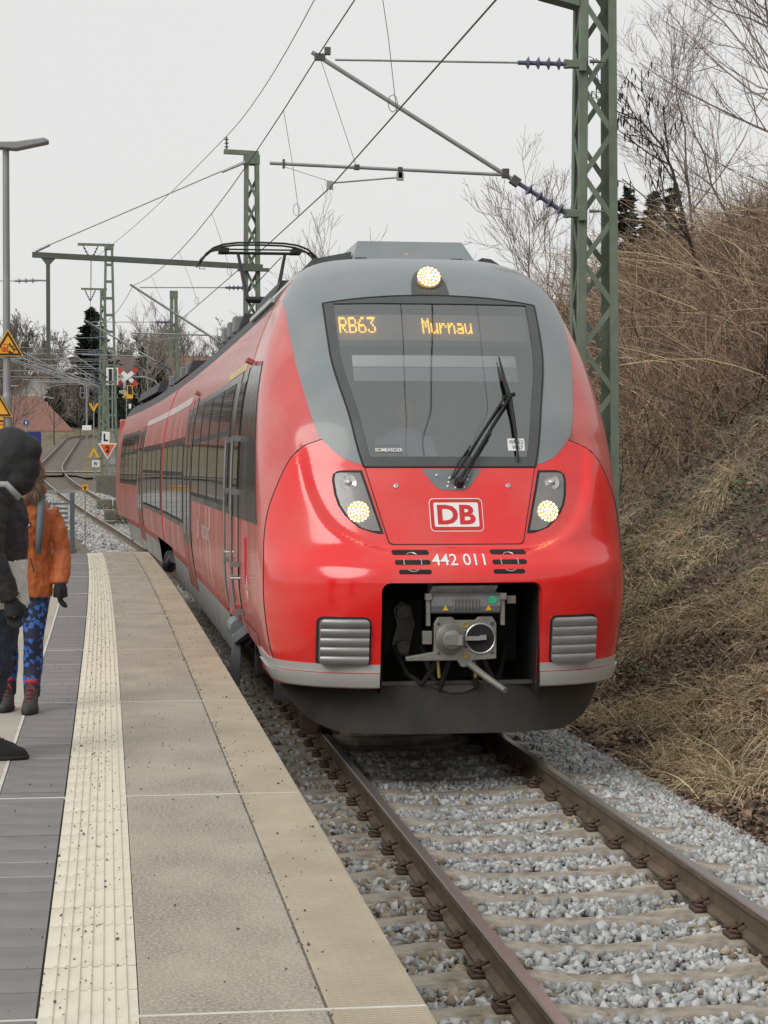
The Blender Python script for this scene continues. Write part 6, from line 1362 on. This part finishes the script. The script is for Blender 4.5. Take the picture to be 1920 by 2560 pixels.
for sx in (-1, 1): g.tube([(sx * .18, .01, 1.39), (sx * .25, .03, 1.24), (sx * .275, .03, 1.10), (sx * .27, -.02, .98), (sx * .255, -.07, .87)], [.082, .08, .074, .066, .056], 14)
flesh('jacket', g, 'jacket_black', A, .010, 3, .024)
g = MB(); stack(g, [(0, 0, .80, .205, .155), (0, 0, .84, .215, .165), (0, 0, .95, .215, .16), (0, 0, 1.08, .214, .158)]); flesh('jacket_hem', g, 'jacket_white', A, .012, 3, .025)
g = MB(); ell(g, (0, -.07, 1.635), (.114, .15, .148), 18, 14); ell(g, (0, -.02, 1.55), (.122, .13, .12)); ell(g, (0, -.165, 1.655), (.088, .075, .085)); ell(g, (0, .03, 1.48), (.15, .13, .08)); ell(g, (0, -.09, 1.49), (.12, .115, .085)); ell(g, (0, -.115, 1.565), (.108, .118, .11)); flesh('hood', g, 'jacket_black', A, .010, 5, .010)
for sx in (-1, 1): g = MB(); hand(g, (sx * .25, -.075, .875), (0, -.12, -1), -sx, 1.32); flesh('glove', g, 'glove', A, .006, 1)
g = MB()
g.tube([(-.205, .05, 1.44), (-.27, .05, 1.3), (-.335, .05, 1.15), (-.325, .0, 1.0)], .005, 5); g.tube([(-.10, .05, 1.60), (-.10, .04, 1.70), (-.07, .0, 1.765)], .003, 5); plain('piping', g, 'piping', A)
g = MB(); g.tube([(-.19, -.12, 1.40), (-.20, -.05, 1.475), (-.18, .05, 1.475), (-.17, .13, 1.40)], .018, 8); g.lathe([(.014, 0), (.014, .01)], (-.125, -.0, 1.53), (-1, 0, .3), 12); plain('strap', g, 'piping', A)
shoe(A, -.10, .045, .10, 'sole', .30, mat_='glove'); shoe(A, .10, .095, .10, 'sole', .30, mat_='glove')
# --- figure in the orange jacket, facing the viewer, head turned to the first
B_ = rootp(-3.175, 13.0, R(-8), 'person in an orange jacket, blue patterned leggings and red-laced boots')
hz_ = 1.50
g = MB(); T = head(g, hz_, -.01, R(-62)); g.tube([(0, 0, 1.33), (0, 0, 1.44)], .048, 12); stack(g, [(0, 0, .80, .15, .10), (0, 0, .98, .12, .09), (0, 0, 1.18, .15, .10), (0, 0, 1.30, .15, .08), (0, 0, 1.37, .07, .055)])
for sx in (-1, 1):
    g.tube([(sx * .15, 0, 1.30), (sx * .205, .02, 1.05), (sx * .245, -.045, .82)], [.045, .038, .028], 10); hand(g, (sx * .245, -.045, .83), (sx * .03, -.15, -1), -sx, .75, .7); stack(g, [(a, b, c * .93, d * .85, e * .85) for a, b, c, d, e in legs_secs(sx * .085, (.06, -.06) if sx > 0 else (-.115, .06))]); fx_, fy_ = (.06, -.06) if sx > 0 else (-.115, .06); g.tube([(fx_, fy_ + .02, .05), (fx_, fy_ - .10, .035)], [.033, .028], 8)
flesh('body', g, 'skin', B_, .011, 2)
g = MB(); stack(g, [(a, b, c * .93, d * .98, e * .98) for a, b, c, d, e in legs_secs(-.085, (-.115, .06))]); stack(g, [(a, b, c * .93, d * .98, e * .98) for a, b, c, d, e in legs_secs(.085, (.06, -.06))]); stack(g, [(0, 0, .72, .165, .12), (0, 0, .82, .17, .125), (0, 0, .92, .16, .12)]); flesh('leggings', g, 'leggings', B_, .011, 3, .006)
g = MB(); stack(g, [(0, 0, .735, .185, .14), (0, 0, .78, .19, .145), (0, 0, .92, .18, .14), (0, 0, 1.05, .172, .135), (0, -.01, 1.18, .195, .15), (0, 0, 1.28, .185, .13), (0, .01, 1.345, .14, .10), (0, 0, 1.41, .10, .095)])
for sx in (-1, 1): g.tube([(sx * .155, .01, 1.285), (sx * .215, .03, 1.15), (sx * .24, .03, 1.02), (sx * .25, -.01, .92), (sx * .245, -.04, .82)], [.068, .066, .062, .058, .052], 14)
flesh('jacket', g, 'jacket_orange', B_, .0095, 2, .028)
g = MB(); ell(g, (.02, .05, 1.53), (.115, .10, .125)); ell(g, (.0, .05, 1.42), (.15, .10, .07)); flesh('hood', g, 'jacket_orange', B_, .011, 3, .015)
g = MB(); ell(g, (.045, -.0, 1.525), (.085, .105, .12)); ell(g, (.055, -.055, 1.44), (.07, .075, .11)); ell(g, (.03, -.10, 1.38), (.05, .04, .06)); ell(g, (-.05, -.085, 1.385), (.055, .05, .05)); flesh('hair', g, 'hair', B_, .009, 2, .02)
rgp = np.random.default_rng(5); n = 2600; t = rgp.random(n); a = rgp.uniform(-.4, 1.0, n) * math.pi; cen = np.stack([.055 + .055 * np.cos(a), -.06 + rgp.normal(0, .02, n), 1.50 + .12 * np.sin(a)], 1)
d = unit(np.stack([np.cos(a) * .9, rgp.normal(-.5, .5, n), np.sin(a) * .6 - .25], 1) + rgp.normal(0, .35, (n, 3))); v, q = blades(cen, d, rgp.uniform(.03, .075, n), np.full(n, .0016), rgp, rgp.uniform(.2, .7, n), 4); f_ = link('fur_trim', npmesh('fur_trim', v, q), None, M['fur']); f_.parent = B_; f_['kind'] = 'stuff'
for sx in (-1, 1): g = MB(); hand(g, (sx * .245, -.045, .83), (sx * .03, -.15, -1), -sx, 1.34, .7); flesh('glove', g, 'glove', B_, .006, 1)
g = MB(); g.tube([(.115, .08, 1.37), (.125, -.03, 1.375), (.135, -.125, 1.29), (.13, -.15, 1.15), (.12, -.13, 1.02)], [.022, .024, .024, .022, .018], 8); plain('strap', g, 'strap', B_)
g = MB(); g.box((0, .20, 1.14), (.28, .16, .42)); p_ = plain('backpack', g, 'strap', B_, False); bv = p_.modifiers.new('b', 'BEVEL'); bv.width = .05; bv.segments = 3
g = MB(); g.box((.055, -.164, 1.205), (.052, .006, .030)); plain('badge', g, 'sole', B_, False); g = MB(); g.add([(.034, -.169, 1.194), (.076, -.169, 1.194), (.07, -.169, 1.21), (.06, -.169, 1.205), (.052, -.169, 1.215), (.042, -.169, 1.206)], [(0, 1, 2, 3, 4, 5)]); plain('badge_print', g, 'shirt', B_, False)
g = MB(); g.tube([(-.02, -.165, 1.22), (-.018, -.166, 1.14)], .004, 5); g.tube([(.075, -.15, .99), (.095, -.14, .90)], .004, 5); plain('zip', g, 'sole', B_)
for fx, fy in ((-.115, .06), (.06, -.06)): shoe(B_, fx, fy, .19, 'lace', .25)
g = MB(); stack(g, [(-.115, .08, .185, .052, .064), (-.115, .08, .215, .053, .064)], 14); plain('sock', g, 'lace', B_); g = MB(); stack(g, [(.06, -.04, .185, .052, .064), (.06, -.04, .215, .053, .064)], 14); plain('sock', g, 'lace', B_)
# --- driver behind the windscreen
D_ = empty('person', (-.16, N0 + 1.95, 1.79), 'driver in a pale shirt seated behind the windscreen', 'person')
g = MB(); T = head(g, .98, -.05); g.tube([(0, .0, .82), (0, -.03, .93)], .055, 12); stack(g, [(0, 0, .3, .16, .12), (0, 0, .5, .16, .12), (0, 0, .7, .19, .12), (0, 0, .8, .16, .09), (0, 0, .86, .07, .06)])
for sx in (-1, 1):
    g.tube([(sx * .19, 0, .78), (sx * .25, -.08, .55), (sx * .2, -.33, .55)], [.05, .045, .03], 10); hand(g, (sx * .2, -.33, .55), (-sx * .2, -1, -.1), sx); g.tube([(sx * .09, 0, .32), (sx * .11, -.40, .36), (sx * .11, -.42, .02), (sx * .11, -.5, .02)], [.085, .065, .05, .035], 10)
flesh('body', g, 'skin', D_, .012, 2); g = MB(); stack(g, [(0, 0, .28, .175, .135), (0, 0, .5, .175, .135), (0, 0, .7, .205, .135), (0, 0, .81, .17, .10), (0, 0, .87, .08, .07)])
for sx in (-1, 1): g.tube([(sx * .19, 0, .78), (sx * .25, -.08, .56), (sx * .205, -.28, .555)], [.062, .056, .045], 10)
flesh('shirt', g, 'shirt', D_, .012, 2, .012); g = MB(); ell(g, (0, -.01, 1.04), (.085, .10, .085)); ell(g, (0, .03, 1.0), (.084, .08, .1)); flesh('hair', g, 'hair', D_, .01, 2)
g = MB(); g.tube([(sx * .09 if False else .09, 0, .30), (.11, -.42, .36), (.11, -.42, .06)], [.1, .08, .065], 10); g.tube([(-.09, 0, .30), (-.11, -.42, .36), (-.11, -.42, .06)], [.1, .08, .065], 10); flesh('trousers', g, 'jeans', D_, .012, 2)
